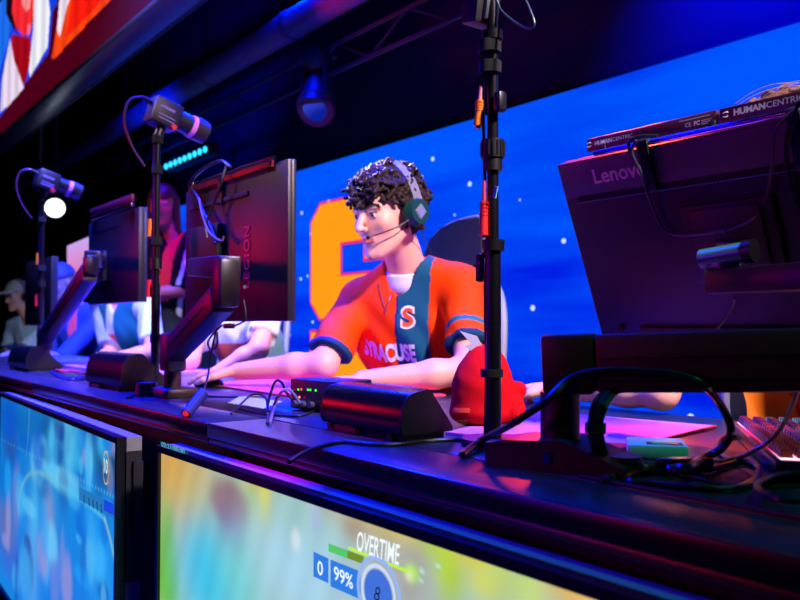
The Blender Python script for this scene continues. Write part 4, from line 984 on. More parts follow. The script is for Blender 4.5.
# cables & bits far left
cable('tangled dark cables behind the second speaker', [T(128,398,.003), T(137,393,.003), T(141,384,.003,.02), T(146,376,.003,.03)], .004)
cable('blurred red cable beside the far speaker', [T(50,368,.003), T(60,371,.003), T(72,371,.003), T(84,374,.003)], .006, mat('cable_redpink', (230,40,90), .4))
cable('blurred blue cable in front of the second speaker', [T(52,372,.003), T(62,378,.003), T(75,379,.003), T(84,377,.003)], .006, mat('cable_blue'))
# small red pilot lights on far devices
# ================================================================== people
SKIN = mat('skin', (225,160,135), .5, attr='base', bump=.05, nscale=250)
CLOTH = mat('jersey_cloth', (255,90,20), .75, attr='base', spec=.12, bump=.12, nscale=350)
HAIR = mat('hair', (38,24,20), .62, attr='base', spec=.25)
def npv(v): return np.array(v, np.float32)
def rotm(yaw, pitch=0, roll=0):      # columns: left(+x), forward(+y), up ; yaw = direction of forward
    f = Vector((math.cos(yaw), math.sin(yaw), 0)); l = Vector((-f.y, f.x, 0)); u = Vector((0,0,1))
    R = Matrix((l, f, u)).transposed() ; 
    # local x must be the person's left: forward x ... left = up x forward
    R = Matrix((Vector((-f.y, f.x, 0)), f, u)).transposed()
    Rp = Matrix.Rotation(-pitch, 3, 'X'); Rr = Matrix.Rotation(roll, 3, 'Y')
    return npv(R @ Rp @ Rr)
# note: local +x = person's LEFT, +y = forward, +z = up  (left-handed pair handled symmetrically)
def head_sdf(c, R, S=1.0):
    c = npv(c)
    def f(P):
        q = (P-c)@R/S
        a = np.abs(q[:,0]); s = q.copy(); s[:,0] = a          # mirrored
        d = s_ell(q, (0,-.012,.030), (.074,.094,.086))
        d = smin(d, s_ell(q, (0,.030,-.030), (.058,.062,.078)), .025)
        d = smin(d, s_ell(q, (0,.045,-.080), (.038,.040,.030)), .02)
        d = smin(d, s_cone(s, (.056,-.0,-.050), (.018,.070,-.100), .014, .013), .018)
        d = smin(d, s_sph(q, (0,.080,-.104), .013), .016)
        d = smin(d, s_sph(s, (.040,.060,-.022), .020), .02)
        d = smin(d, s_cone(s, (.010,.086,.020), (.042,.076,.019), .009, .008), .010)
        d = smax(d, -s_sph(s, (.031,.104,.001), .0155), .010)
        d = smin(d, s_sph(s, (.031,.076,.001), .0125), .003)
        d = smin(d, s_cone(s, (.019,.087,.008), (.043,.079,.006), .0032, .003), .003)
        d = smin(d, s_cone(q, (0,.088,.012), (0,.112,-.030), .0065, .0095), .008)
        d = smin(d, s_sph(s, (.0115,.102,-.033), .0068), .006)
        d = smin(d, s_cone(s, (0,.093,-.057), (.020,.084,-.059), .0052, .003), .004)
        d = smin(d, s_cone(s, (0,.092,-.067), (.018,.084,-.064), .0062, .003), .004)
        d = smax(d, -s_cone(s, (0,.100,-.0615), (.019,.088,-.0615), .0016, .001), .002)
        d = smin(d, s_ell(s, (.077,-.008,-.012), (.010,.018,.030)), .006)
        return d*S
    return f
def head_col(V, c, R, skin, S=1.0):
    q = (V-npv(c))@R/S; a = np.abs(q[:,0]); C_ = np.tile(lin(skin), (len(V),1))
    lip = (np.abs(q[:,2]+.062) < .0085) & (a < .021) & (q[:,1] > .078); C_[lip] = lin((205,112,108))
    e = np.sqrt((a-.031)**2+(q[:,1]-.076)**2+(q[:,2]-.001)**2) < .0135
    e &= (np.abs(q[:,2]-.0005) < .0055) & (q[:,1] > .0835); C_[e] = lin((225,220,225))
    ir = e & (((a-.031+0)**2+(q[:,2]-.0005)**2) < .0052**2); C_[ir] = lin((40,28,24))
    lid = (np.sqrt((a-.031)**2+(q[:,1]-.076)**2+(q[:,2]-.001)**2) < .0165) & (q[:,2] > .005) & (q[:,2] < .0095) & (q[:,1] > .078); C_[lid] = lin((110,60,55))
    return C_
def hand_sdf(wrist, elbow, palm_n, L=.185, curl=.5, side=1):
    """hand growing from the wrist along the forearm direction; palm_n = palm normal (down)"""
    w = Vector(wrist); d = (w-Vector(elbow)).normalized(); n = Vector(palm_n); n = (n-d*n.dot(d)).normalized(); s = d.cross(n)*side   # s towards the thumb
    pr = []
    k0 = w+d*L*.47
    for i, (o, ln) in enumerate(((.026,.40),(.009,.45),(-.009,.42),(-.025,.33))):
        base = k0+s*o-d*abs(o)*.25; a0 = curl*.5; a1 = curl*1.25; a2 = curl*1.9
        dd = lambda a, sp=o*6: (d*math.cos(a)+n*math.sin(a)+s*sp*.35).normalized()
        l = ln*L; p1 = base+dd(a0)*l*.45; p2 = p1+dd(a1)*l*.32; p3 = p2+dd(a2)*l*.22
        pr += [(w+d*L*.1+s*o*.6, base, .011, .0095), (base, p1, .0092, .0085), (p1, p2, .0083, .0076), (p2, p3, .0076, .0066)]
    t0 = w+d*L*.10+s*.016; t1 = w+d*L*.30+s*.043+n*.010; t2 = t1+(d*.8+s*.35+n*.2).normalized()*L*.17; t3 = t2+(d*.95+n*.3).normalized()*L*.13
    pr += [(t0, t1, .0135, .0115), (t1, t2, .0105, .009), (t2, t3, .009, .0075)]
    pc = w+d*L*.27
    R = np.stack([npv(d), npv(s), npv(n)], 1)
    def f(P):
        dd_ = s_ell(P, npv(pc), (L*.27, .040, .0145), R)
        thumb = None
        for i, (a, b, r1, r2) in enumerate(pr):
            dd_ = smin(dd_, s_cone(P, npv(a), npv(b), r1, r2), .0035)
        return dd_
    return f
def limb(P, pts, k=.015):
    d = None
    for (a, b, r1, r2) in pts:
        e = s_cone(P, npv(a), npv(b), r1, r2); d = e if d is None else smin(d, e, k)
    return d
def bbox(pts, pad):
    a = np.array([list(p) for p in pts]); return a.min(0)-pad, a.max(0)+pad

def mk_person(name_label, HD, yawH, pitchH, yawT, shC, shW, elL, wrL, elR, wrR, skin, handL=True, handR=True, h=.0036, headres=.0026, curlL=.5, curlR=.35, S=1.0, lean=.42, legs=True, tz=0, nbz=.05, AS=1.0):
    """returns the body object (one mesh)"""
    RH = rotm(yawH, pitchH); RT = rotm(yawT, lean); ut = Vector(RT[:,2].tolist())
    lx = Vector(RT[:,0].tolist()); fw = Vector(RT[:,1].tolist())
    sL = shC+lx*shW+ut*tz; sR = shC-lx*shW-ut*tz
    parts = []
    hf = head_sdf(HD, RH, S); nb = shC+ut*nbz-fw*.01+lx*tz*.2
    q = Vector((RH@npv((0,-.02,-.05))).tolist())*S+HD
    def headneck(P):
        d = hf(P); return smin(d, s_cone(P, npv(q), npv(nb), .049, .058), .02)
    lo, hi = bbox([HD, nb], .15); lo[2] = nb.z-.03
    V, F = surf(headneck, lo, hi, headres); parts.append((V, F)); nh = len(V)
    def tors(P):
        d = s_cone(P, npv(sL-lx*.03), npv(sR+lx*.03), .045, .045)
        d = smin(d, s_ell(P, npv(shC+fw*.01-ut*.15), (.15,.09,.17), RT), .05)
        d = smin(d, s_ell(P, npv(shC-ut*.36), (.135,.09,.16), RT), .05)
        d = smin(d, s_cone(P, npv(nb), npv(q), .058, .049), .02)
        for (s, e) in ((sL, elL), (sR, elR)): d = smin(d, s_cone(P, npv(s), npv(e), .042, .036), .02)
        return d
    lo, hi = bbox([sL, sR, shC-ut*.50, elL, elR], .12); 
    V, F = surf(tors, lo, hi, .007); parts.append((V, F))
    for (s, e, w, hd, sd, cu, up) in ((sL, elL, wrL, handL, -1, curlL, 0), (sR, elR, wrR, handR, 1, curlR, 0)):
        w = Vector(w); e = Vector(e); dd = (w-e).normalized()
        hfn = hand_sdf(w, e, (0,0,-1), curl=cu, side=sd) if hd else None
        mid = e.lerp(w, .33)
        def arm(P):
            d = limb(P, [(s, e, .046*AS, .038*AS), (e, mid, .038*AS, .037*AS), (mid, w, .037*AS, .0245)], .02)
            if hfn is not None: d = smin(d, hfn(P), .010)
            return d
        lo, hi = bbox([s.lerp(e,.3), e, w+dd*(.2 if hd else .03)], .07)
        V, F = surf(arm, lo, hi, h); parts.append((V, F))
    V, F = join_vf(parts)
    me = polymesh('person', V, F); Vv = verts_np(me); C_ = np.tile(lin(skin), (len(Vv),1)); C_[:nh] = head_col(Vv[:nh], HD, RH, skin, S); put_col(me, C_)
    o = link(me, 'person', SKIN, None, label=name_label, cat='person')
    if legs:
        hipc = shC-ut*.50; hz = .56; hip = Vector((hipc.x, max(hipc.y, 1.66), hz)); fx = Vector((.0,-1,0))
        def lg(P):
            d = s_cone(P, npv(hip-Vector((.07,0,0))), npv(hip+Vector((.07,0,0))), .115, .115); d = smin(d, s_cone(P, npv(hip+Vector((0,0,.0))), npv(shC-ut*.38), .12, .13), .04)
            for s_ in (-1,1):
                k_ = hip+Vector((s_*.13,-.43,.02)); a_ = Vector((k_.x, k_.y+.02, .10)); h_ = hip+Vector((s_*.09,0,0))
                d = smin(d, s_cone(P, npv(h_), npv(k_), .085, .06), .03); d = smin(d, s_cone(P, npv(k_), npv(a_), .058, .042), .02); d = smin(d, s_cone(P, npv(a_-Vector((0,-.02,.06))), npv(a_-Vector((0,.13,.065))), .038, .032), .02)
            return d
        lo, hi = bbox([hip, hip+Vector((0,-.55,0)), hip+Vector((.13,0,0)), hip-Vector((.13,0,0))], .2); lo[2] = -.03; V, F = surf(lg, lo, hi, .014)
        link(polymesh('trousers', V, F), 'trousers', mat('trousers_dark', (20,18,26), .8), o)
    return o, dict(ut=ut, S=S, RH=RH, RT=RT, lx=lx, fw=fw, sL=sL, sR=sR, nb=nb, HD=HD, shC=shC, elL=elL, elR=elR, q=q)
def jersey(o, I, slL, slR, colf, name='jersey', vneck=True, h=.0048, rs=.062, fold=.0035):
    RT = I['RT']; shC = I['shC']; lx, fw, ut = I['lx'], I['fw'], I['ut']; sL, sR = I['sL'], I['sR']; nb = I['nb']
    eL = sL.lerp(I['elL'], slL); eR = sR.lerp(I['elR'], slR)
    dL = (eL-sL).normalized(); dR = (eR-sR).normalized()
    def f(P):
        d = s_cone(P, npv(sL-lx*.02-Vector((0,0,.008))), npv(sR+lx*.02-Vector((0,0,.008))), .060, .060)
        d = smin(d, limb(P, [(sL-lx*.05+ut*.016, nb+ut*.012, .05, .058), (sR+lx*.05+ut*.016, nb+ut*.012, .05, .058)], .03), .05)
        d = smin(d, s_ell(P, npv(shC+fw*.018-ut*.15), (.185,.120,.19), RT), .05)
        d = smin(d, s_ell(P, npv(shC+fw*.005-ut*.36), (.168,.118,.20), RT), .06)
        for s, e, dd in ((sL, eL, dL), (sR, eR, dR)):
            a = s_cone(P, npv(s), npv(e+dd*.05), .058, rs); a = smax(a, ((P-npv(e))@npv(dd)), .004); d = smin(d, a, .03)
        q = (P-npv(shC))@RT
        # hanging folds: run down from the shoulders, and across the sleeves
        d = d+fold*np.sin(q[:,0]*60+q[:,2]*22+3*np.sin(q[:,2]*14)+2*np.sin(q[:,1]*20))*np.clip(-q[:,2]*5+.1, 0, 1)+.0022*fnoise(P, 38, 5)+.004*np.sin(q[:,2]*75+np.abs(q[:,0])*60)*np.clip((np.abs(q[:,0])-.17)*14, 0, 1)
        neck = s_cone(P, npv(nb+Vector((0,0,-.03))+fw*.02), npv(nb+Vector((0,0,.10))+fw*.028), .052, .078)
        d = smax(d, -neck, .006)
        if vneck: d = smax(d, -s_cone(P, npv(nb+fw*.062+Vector((0,0,.03))), npv(nb+fw*.095-Vector((0,0,.045))), .040, .012), .006)
        d = smax(d, -s_ell(P, npv(shC-ut*.30), (.12,.075,.22), RT), .004)
        return d
    lo, hi = bbox([sL, sR, shC-ut*.48, eL, eR, nb+Vector((0,0,.02))], .14); hi[2] = nb.z+.06
    V, F = surf(f, lo, hi, h); me = polymesh(name, V, F); Vv = verts_np(me)
    q = (Vv-npv(shC))@RT
    tL = ((Vv-npv(eL))@npv(dL)); tR = ((Vv-npv(eR))@npv(dR))
    onL = np.linalg.norm(np.cross(Vv-npv(sL), npv(dL)), axis=1) < .085; onR = np.linalg.norm(np.cross(Vv-npv(sR), npv(dR)), axis=1) < .085
    put_col(me, colf(Vv, q, tL, tR, onL, onR)); j = link(me, name, CLOTH, o)
    return j, V, F

def hl(I, v): return Vector((I['RH']@npv(v)).tolist())*I['S']+I['HD']
def hair_sdf(I, curl=.0, vol=.012, n=420, seed=1, longh=0, fringe=.050):
    c = npv(I['HD']); R = I['RH']/I['S']; r = np.random.default_rng(seed); pts = []
    while len(pts) < n:
        d = r.normal(size=3); d /= np.linalg.norm(d)
        p = np.array((0,-.012,.030))+d*np.array((.074,.094,.086))*1.03
        ylim = fringe-.020 if p[1] > .035 else (.012 if p[1] > .0 else -.045-longh)
        if p[2] < ylim: continue
        k = 1+max(0, p[2]-.03)*2.2+(.9 if p[1] > .05 else 0)*.5
        pts.append((p+d*vol*r.uniform(.3, 1.15)*k, r.uniform(.0045, .0095)*(1 if curl else .8)))
    C_ = np.array([p for p, _ in pts], np.float32); rad = np.array([q for _, q in pts], np.float32)*.72
    tn = r.normal(size=C_.shape).astype(np.float32); tn[:,1] += .5; nr = C_-np.array((0,-.012,.03), np.float32); nr /= np.linalg.norm(nr, axis=1)[:,None]; tn -= nr*(tn*nr).sum(1)[:,None]*.75; tn /= np.linalg.norm(tn, axis=1)[:,None]; tn *= r.uniform(.012, .026, (len(C_),1)).astype(np.float32)
    def f(P):
        q = (P-c)@R
        d = s_ell(q, (0,-.014,.036), (.078+vol*.3,.097+vol*.4,.088+vol*.7))
        cut = np.where(q[:,1] > .03, fringe-q[:,2]-.3*np.clip(q[:,1]-.075, -.03, .02), np.where(q[:,1] > -.0, .012-q[:,2], -.045-longh-q[:,2]))
        d = np.maximum(d, cut*.7)
        if curl:
            m = np.full(len(q), 1e3, np.float32)
            for i in range(0, len(C_), 60):
                T_i = tn[i:i+60]; w_ = q[:,None,:]-C_[None,i:i+60]; tt_ = np.clip((w_*T_i[None]).sum(-1)/(T_i**2).sum(-1)[None], 0, 1); w_ = w_-tt_[...,None]*T_i[None]; dd = np.sqrt((w_**2).sum(-1))-rad[None,i:i+60]; m = np.minimum(m, dd.min(1))
            d = smin(d, m, .006)+.0022*fnoise(q, 330, 2)+.0013*fnoise(q, 800, 3)
        return d
    return f
def add_hair(o, I, col=(40,27,21), h=.0028, pad=.16, **k):
    f = hair_sdf(I, **k); lo, hi = bbox([I['HD']], pad); V, F = surf(f, lo, hi, h); me = polymesh('hair', V, F)
    v = verts_np(me); t = .5+.5*fnoise(v, 260, 4); put_col(me, lin(col)*(.6+.9*t[:,None])); return link(me, 'hair', HAIR, o)
# ================= the player in the orange jersey
HD = onY(388, 213, 1.33)
sC = Vector((-1.782, 1.452, 1.030))
man, I = mk_person('player in orange jersey with curly dark hair and headset, reaching for a mouse', HD, math.radians(-84), math.radians(12), math.radians(-62), sC, .172,
    onD(470,371,2.05), onD(362,380,2.06), onD(324,364,2.21), onD(238,371,2.30), (236,172,150), handL=True, handR=True, h=.0034, headres=.0021, curlR=.3, S=1.05, lean=.45, tz=.018, nbz=.066)
TEAL = (24,86,118)
U0 = {}
def man_col(V, q, tL, tR, onL, onR):
    C_ = np.tile(lin((255,66,0)), (len(V),1)); u = q[:,0]; v = q[:,2]; front = q[:,1] > -.02
    uc = .034+.012*np.clip((v+.30)/.3, 0, 1.2); wd = .048+.0*v
    core = front & (np.abs(u-uc) < wd) & ~((tL > -.10)&onL); C_[core] = lin(TEAL)
    edge = front & (np.abs(u-uc+wd) < .0035); C_[edge] = lin((30,40,90))
    edge = front & (np.abs(u-uc-wd) < .0035) & (v < .0); C_[edge] = lin((200,60,20))
    for t, on in ((tL, onL), (tR, onR)):
        k = on & (t > -.016); C_[k] = lin((20,60,90))
    k = onL & (tL > -.062) & (tL < -.045) ; C_[k] = lin((30,100,125))
    return C_
jr, JV, JF = jersey(man, I, .72, .86, man_col, fold=.0075)
jb = BVHTree.FromPolygons([Vector(v) for v in JV.tolist()], JF.tolist())
add_hair(man, I, curl=1, vol=.016, n=560, seed=5, h=.0022)
# eyebrows
for s in (-1, 1):
    MB().tube([hl(I,(s*.012,.0945,.0195)), hl(I,(s*.028,.0915,.0255)), hl(I,(s*.046,.078,.021))], lambda t: .0034*(1-.6*t), n=8).build('eyebrow', mat('brow_dark', (44,26,24), .8), man)
# collar and undershirt
nbf = I['nb']; fw = I['fw']; lx = I['lx']; up = Vector((0,0,1))
def ring(r1, r2, dz, fwoff, r, name, m_, a0=0, a1=2*PI, dip=.03):
    pts = []
    for k in range(25):
        a = a0+(a1-a0)*k/24; p = nbf+up*(dz-dip*max(0, math.sin(a))**2)+fw*(fwoff+r2*math.sin(a))+lx*r1*math.cos(a); pts.append(p)
    return MB().tube(pts, r, smooth=3).build(name, m_, man)
def undershirt():
    def f(P):
        d = s_cone(P, npv(nbf-up*.03), npv(nbf+up*.022+fw*.012), .066, .0625); d = np.maximum(d, -s_cone(P, npv(nbf+up*.0), npv(nbf+up*.06+fw*.02), .050, .060)); 
        pl = (P-npv(nbf+up*.012+fw*.05))@npv((up*.93+fw*.36).normalized()); return np.maximum(d, pl)
    lo, hi = bbox([nbf], .11); V, F = surf(f, lo, hi, .003); me = polymesh('undershirt_collar', V, F); return link(me, 'undershirt_collar', mat('undershirt_white', (225,222,245), .8), man)
undershirt()
# lettering on the chest follows the cloth
def onj(px, py): 
    r = ray(px, py).normalized(); h = jb.ray_cast(CAM, r); return h[0] if h[0] is not None else CAM+r*2.3
def shirt_text(s, name, m_, px, py, height, width, off, ang=0, bold=0, **k):
    me = text_mesh(s, 1, bold=bold, **k); v = verts_np(me); w_ = v[:,0].max()-v[:,0].min(); h_ = v[:,1].max()-v[:,1].min()
    cx = (v[:,0].max()+v[:,0].min())/2; cy = (v[:,1].max()+v[:,1].min())/2
    bm = bmesh.new(); bm.from_mesh(me); bmesh.ops.triangulate(bm, faces=bm.faces[:]); bmesh.ops.subdivide_edges(bm, edges=bm.edges[:], cuts=3, use_grid_fill=True)
    O_ = onj(px, py)
    for vv in bm.verts:
        u = (vv.co.x-cx)/w_*width; w2 = (vv.co.y-cy)/h_*height
        p = O_+lx*(u*math.cos(ang)-w2*math.sin(ang))+I['ut']*(u*math.sin(ang)+w2*math.cos(ang))+fw*.25
        h = jb.ray_cast(p, -fw); bad = h[0] is None or abs((h[0]-O_).dot(fw)) > .045; vv.tag = bad; vv.co = (h[0] if not bad else O_)+fw*off
    bmesh.ops.delete(bm, geom=[v_ for v_ in bm.verts if v_.tag], context='VERTS')
    bm.to_mesh(me); bm.free(); return link(me, name, m_, man)
TW = mat('print_white', (235,238,250), .6); 
shirt_text('SYRACUSE', 'shirt_lettering', TW, 386, 353, .056, .185, .003, bold=.045)
shirt_text('S', 'shirt_emblem_outline', TW, 408.5, 316.5, .060, .044, .003, bold=.05)
shirt_text('S', 'shirt_emblem', mat('print_orange', (255,80,20), .6), 408.5, 316.5, .048, .032, .0045, bold=.03)
# necklace
ncl = MB().tube([onj(379,283)+fw*.003, onj(381,294)+fw*.003, onj(386,308)+fw*.003, onj(391,296)+fw*.003, onj(397,286)+fw*.003], .0011, n=6).build('necklace', METAL, None, label='thin silver chain with a cross pendant on the orange jersey', cat='necklace'); recenter(ncl)
pp = onj(386, 311)+fw*.004; o = MB().box(pp, (.0022,.002,.016)).box(pp+up*.002, (.009,.002,.0022)).build('pendant', METAL, ncl)
# mouse under his right hand
hd_d = (Vector(onD(238,371,2.30))-Vector(onD(324,364,2.21))).normalized()
mp_ = Vector(onD(238,371,2.30))+hd_d*.10; mo = thing('computer_mouse', 'black computer mouse under the hand of the orange jersey player', 'mouse', (mp_.x, mp_.y, DZ+.006))
MB().sph((mp_.x, mp_.y, DZ+.008), .03, sc=(1.6,1.0,.75), rot=Matrix.Rotation(math.atan2(hd_d.y, hd_d.x), 3, 'Z'), n=24).build('shell', BLK, mo)
# ---------------- headset
def headset(I, label, cupm, bandm, mic=True, disc=True, parent_kind='headset'):
    t = thing('headset', label, 'headset', hl(I,(0,-.01,.11)))
    RHm = Matrix(I['RH'].tolist()); X = (RHm@Vector((1,0,0))); Yv = (RHm@Vector((0,1,0))); Z = (RHm@Vector((0,0,1)))
    for s in (-1, 1):
        c_ = hl(I,(s*.083,-.012,-.008)); 
        MB().cone(c_-X*s*.012, c_+X*s*.006, .036, .040, n=32).build('ear_cushion', mat('cushion_black', (14,16,18), .6), t)
        MB().cone(c_+X*s*.006, c_+X*s*.028, .043, .034, n=32).build('ear_cup', cupm, t)
        if disc: MB().cone(c_+X*s*.028, c_+X*s*.032, .022, .018, n=4).build('cup_plate', mat('cup_silver', (190,195,210), .25, metal=.7), t)
    arc = [hl(I,(.098*math.cos(a), -.016, .112*math.sin(a)+.018*(math.sin(a))+.004)) for a in np.linspace(.12, PI-.12, 21)]
    mb = MB(); rings = []
    for i, p in enumerate(arc):
        tn = (arc[min(i+1,20)]-arc[max(i-1,0)]).normalized(); nn_ = tn.cross(Yv).normalized()
        rings.append([mb.bm.verts.new(p+Yv*a*.016+nn_*b*.006) for a, b in ((-1,-1),(1,-1),(1,1),(-1,1))])
    for i in range(20):
        for k in range(4): mb.bm.faces.new((rings[i][k], rings[i][(k+1)%4], rings[i+1][(k+1)%4], rings[i+1][k]))
    mb.bm.faces.new(rings[0]); mb.bm.faces.new(rings[-1][::-1]); mb.build('headband', bandm, t)
    if mic:
        MB().tube([hl(I,(.095,.012,-.022)), hl(I,(.088,.050,-.036)), hl(I,(.066,.084,-.046)), hl(I,(.034,.110,-.053))], .0018).build('mic_boom', RUB, t)
        MB().sph(hl(I,(.030,.113,-.054)), .0055, sc=(1.4,1,1)).build('microphone', BLKM, t)
    return t
hs = headset(I, 'black headset with a boom microphone on the curly haired player', mat('cup_green', (22,62,56), .25), mat('band_grey', (120,122,140), .3))
cable('thin cord hanging from the headset behind the player\'s neck', [hl(I,(.088,-.02,-.045)), I['nb']+lx*.075-fw*.01+up*.03, I['nb']+lx*.09+fw*.04-up*.03], .0016)
# ================= chairs
CH = mat('chair_mesh_dark', (6,30,28), .7); CF = mat('chair_frame_pale', (150,165,165), .4)
def chair(cx_, cy_, label, rot=0, group=None):
    t = thing('gaming_chair', label, 'chair', (cx_, cy_, 0), group)
    def sup(a, rx, rz, e=2.8): return (math.copysign(abs(math.cos(a))**(2/e), math.cos(a))*rx, math.copysign(abs(math.sin(a))**(2/e), math.sin(a))*rz)
    zc_ = .81; Rx, Rz_ = .235, .30
    def S_(x, z, y): return Vector((cx_+x, cy_+y-.18*(x/.24)**2*.3+(z-zc_)*.10, z))
    mb = MB(); N = 40; rings = []
    for (k, yo) in ((1,0),(1,.03)):
        rings.append([mb.bm.verts.new(S_(sup(2*PI*i/N,Rx,Rz_)[0], zc_+sup(2*PI*i/N,Rx,Rz_)[1], yo)) for i in range(N)])
    for i in range(N): mb.bm.faces.new((rings[0][i], rings[0][(i+1)%N], rings[1][(i+1)%N], rings[1][i]))
    for r_, yo in ((rings[0], 0), (rings[1], .03)):
        c0 = mb.bm.verts.new(S_(0, zc_, yo))
        for i in range(N): mb.bm.faces.new((r_[i], r_[(i+1)%N], c0))
    mb.build('backrest', CH, t)
    MB().tube([S_(sup(2*PI*i/N,Rx,Rz_)[0], zc_+sup(2*PI*i/N,Rx,Rz_)[1], .015) for i in range(N+1)], .017, smooth=1).build('back_frame', CF, t)
    hz = 1.235
    g = MB()
    g.prism([(-.15,-.095),(.13,-.085),(.15,-.06),(.155,.03),(.14,.085),(.02,.09),(-.07,.07),(-.13,.03),(-.16,-.03)], 0, .035, lambda u, v, w: Vector((cx_-.07+u, cy_+.03+w-.5*u*u, hz+v)))
    g.build('headrest', CH, t)
    MB().tube([Vector((cx_-.07+u, cy_+.045-.5*u*u, hz+v)) for u, v in ((-.16,-.03),(-.13,.03),(-.07,.07),(.02,.09),(.14,.087),(.157,.03),(.15,-.062),(.13,-.087))], .007, smooth=4).build('headrest_rim', CF, t)
    MB().box((cx_, cy_+.07, 1.12), (.05,.02,.2), bev=.005).build('headrest_post', BLK, t)
    MB().box((cx_, cy_-.24, .475), (.48,.46,.08), bev=.03).build('seat', CH, t)
    MB().cone((cx_, cy_-.22, .10), (cx_, cy_-.22, .44), .028).build('gas_column', BLK, t)
    for k in range(5):
        a = 2*PI*k/5; e = Vector((cx_+.28*math.cos(a), cy_-.22+.28*math.sin(a), .075))
        MB().cone((cx_, cy_-.22, .11), e, .024, .016).build('base_leg', BLK, t); MB().sph((e.x, e.y, .03), .03, sc=(.8,.8,1)).build('caster', BLK, t)
    for s in (-1, 1):
        MB().box((cx_+s*.29, cy_-.22, .655), (.08,.26,.03), bev=.012).build('armrest', BLK, t)
        MB().box((cx_+s*.28, cy_-.22, .55), (.03,.06,.19), bev=.008).build('armrest_post', BLK, t)
    MB().box((cx_, cy_+.0, .49), (.12,.14,.04), bev=.01).build('back_bracket', BLK, t)
    return t
c1_ = chair(-2.07, 1.93, 'gaming chair with dark headrest behind the orange jersey player')
copy_thing(c1_, (-1.43,0,0), 'gaming chair behind the player in the white jersey, its pale rim below the middle monitor')
copy_thing(c1_, (-2.12,0,0), 'blurred gaming chair behind the player in the teal and white jersey')
copy_thing(c1_, (1.27,0,0), 'gaming chair under the player at the right edge, seen below the big beam')
# ================= player at right behind the tilted monitor
def orange_col(V, q, tL, tR, onL, onR):
    C_ = np.tile(lin((255,128,20)), (len(V),1)); k = np.abs(q[:,0]+.02+.15*q[:,2]) < .025; C_[k] = lin((235,50,10)); k = (onL & (tL > -.02)) | (onR & (tR > -.02)); C_[k] = lin(TEAL); return C_
HD4 = Vector((-.70, 1.52, 1.253)); sC4 = Vector((-.74, 1.64, 1.05))
p4_, I4 = mk_person('player at the right edge in orange jersey, mostly hidden behind the tilted monitor', HD4, math.radians(-95), math.radians(8), math.radians(-88), sC4, .185,
    Vector((-.44,1.44,.84)), Vector((-.36,1.19,.80)), onD(662,393,1.60), onD(562,389,1.78), (236,172,150), handL=True, handR=True, h=.004, headres=.004, curlR=.9, AS=.84)
jersey(p4_, I4, .75, .75, orange_col, h=.006)
add_hair(p4_, I4, col=(90,62,50), curl=1, vol=.02, n=140, seed=8, h=.004)
mb = MB()
r3 = np.random.default_rng(4)
for k in range(34):
    a = r3.uniform(-1.3, 1.0); y0 = r3.uniform(-.07,.07); b0 = hl(I4,(.09*math.sin(a), y0,   .030+.098*math.cos(a))); dx = r3.uniform(.015,.05)
    mb.tube([b0-Vector((dx,0,.006)), b0+Vector((-dx*.3,0,.008)), b0+Vector((dx*.5,0,.012+r3.uniform(0,.006))), b0+Vector((dx*1.3,0,.010))], .0007, n=5, smooth=4)
mb.build('loose_strands', mat('hair_strand_lit', (170,140,150), .4), p4_, kind='stuff')  # pale lilac colour stands for light caught by the strands
MB().box((-.42, 1.225, DZ+.02), (.05,.08,.03), bev=.012).build('x', BLK).name
o = bpy.data.objects['x']; o.name = 'computer_mouse'; BASE[o.name] = Vector((0,0,0)); o['label'] = 'dark mouse by the hand of the player at the right edge'; o['category'] = 'mouse'; recenter(o)
# ================= far players
def white_col(V, q, tL, tR, onL, onR):
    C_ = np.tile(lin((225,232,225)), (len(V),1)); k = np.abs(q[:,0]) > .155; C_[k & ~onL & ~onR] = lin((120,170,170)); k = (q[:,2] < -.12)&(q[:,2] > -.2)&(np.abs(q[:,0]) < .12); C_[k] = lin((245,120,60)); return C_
def teal_col(V, q, tL, tR, onL, onR):
    C_ = np.tile(lin((30,110,120)), (len(V),1)); k = (np.abs(q[:,0]+.02) < .03); C_[k] = lin((225,235,225)); k = (np.abs(q[:,0]+.02) < .03)&(np.abs(q[:,2]+.14) < .03); C_[k] = lin((245,90,60)); k = onL|onR; C_[k] = lin((210,225,215)); return C_
def blue_col(V, q, tL, tR, onL, onR):
    C_ = np.tile(lin((40,70,225)), (len(V),1)); k = (q[:,0] > .0)&(q[:,0] < .06)&(q[:,2] > -.2); C_[k] = lin((240,90,160)); return C_
def pale_col(V, q, tL, tR, onL, onR):
    C_ = np.tile(lin((170,205,245)), (len(V),1)); k = q[:,2] < -.12; C_[k] = lin((30,90,210)); return C_
sC2 = Vector((-3.09, 1.56, 1.02))
p2, I2 = mk_person('player in white jersey with orange print, torso showing under the middle monitor', Vector((-3.12,1.44,1.24)), math.radians(-92), .15, math.radians(-70), sC2, .185,
    onD(258,350,3.0), onD(214,374,2.95), onD(190,360,3.15), onD(165,366,3.1), (240,150,110), h=.006, headres=.006)
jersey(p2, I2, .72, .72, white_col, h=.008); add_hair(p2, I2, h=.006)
sC3 = Vector((-4.42, 1.52, 1.04))
p3, I3 = mk_person('player in teal and white jersey with an outstretched forearm, head hidden by the third monitor', Vector((-4.45,1.42,1.27)), math.radians(-92), .15, math.radians(-65), sC3, .185,
    onD(152,352,4.0), onD(112,358,3.95), onD(112,352,4.4), onD(95,362,4.15), (240,165,130), h=.006, headres=.006)
jersey(p3, I3, .8, .8, teal_col, h=.008); add_hair(p3, I3, h=.006)
wt = Vector(onD(112,358,3.95)); 
HD5 = onD(60, 283, 5.0); sC5 = HD5+Vector((.06,.10,-.22))
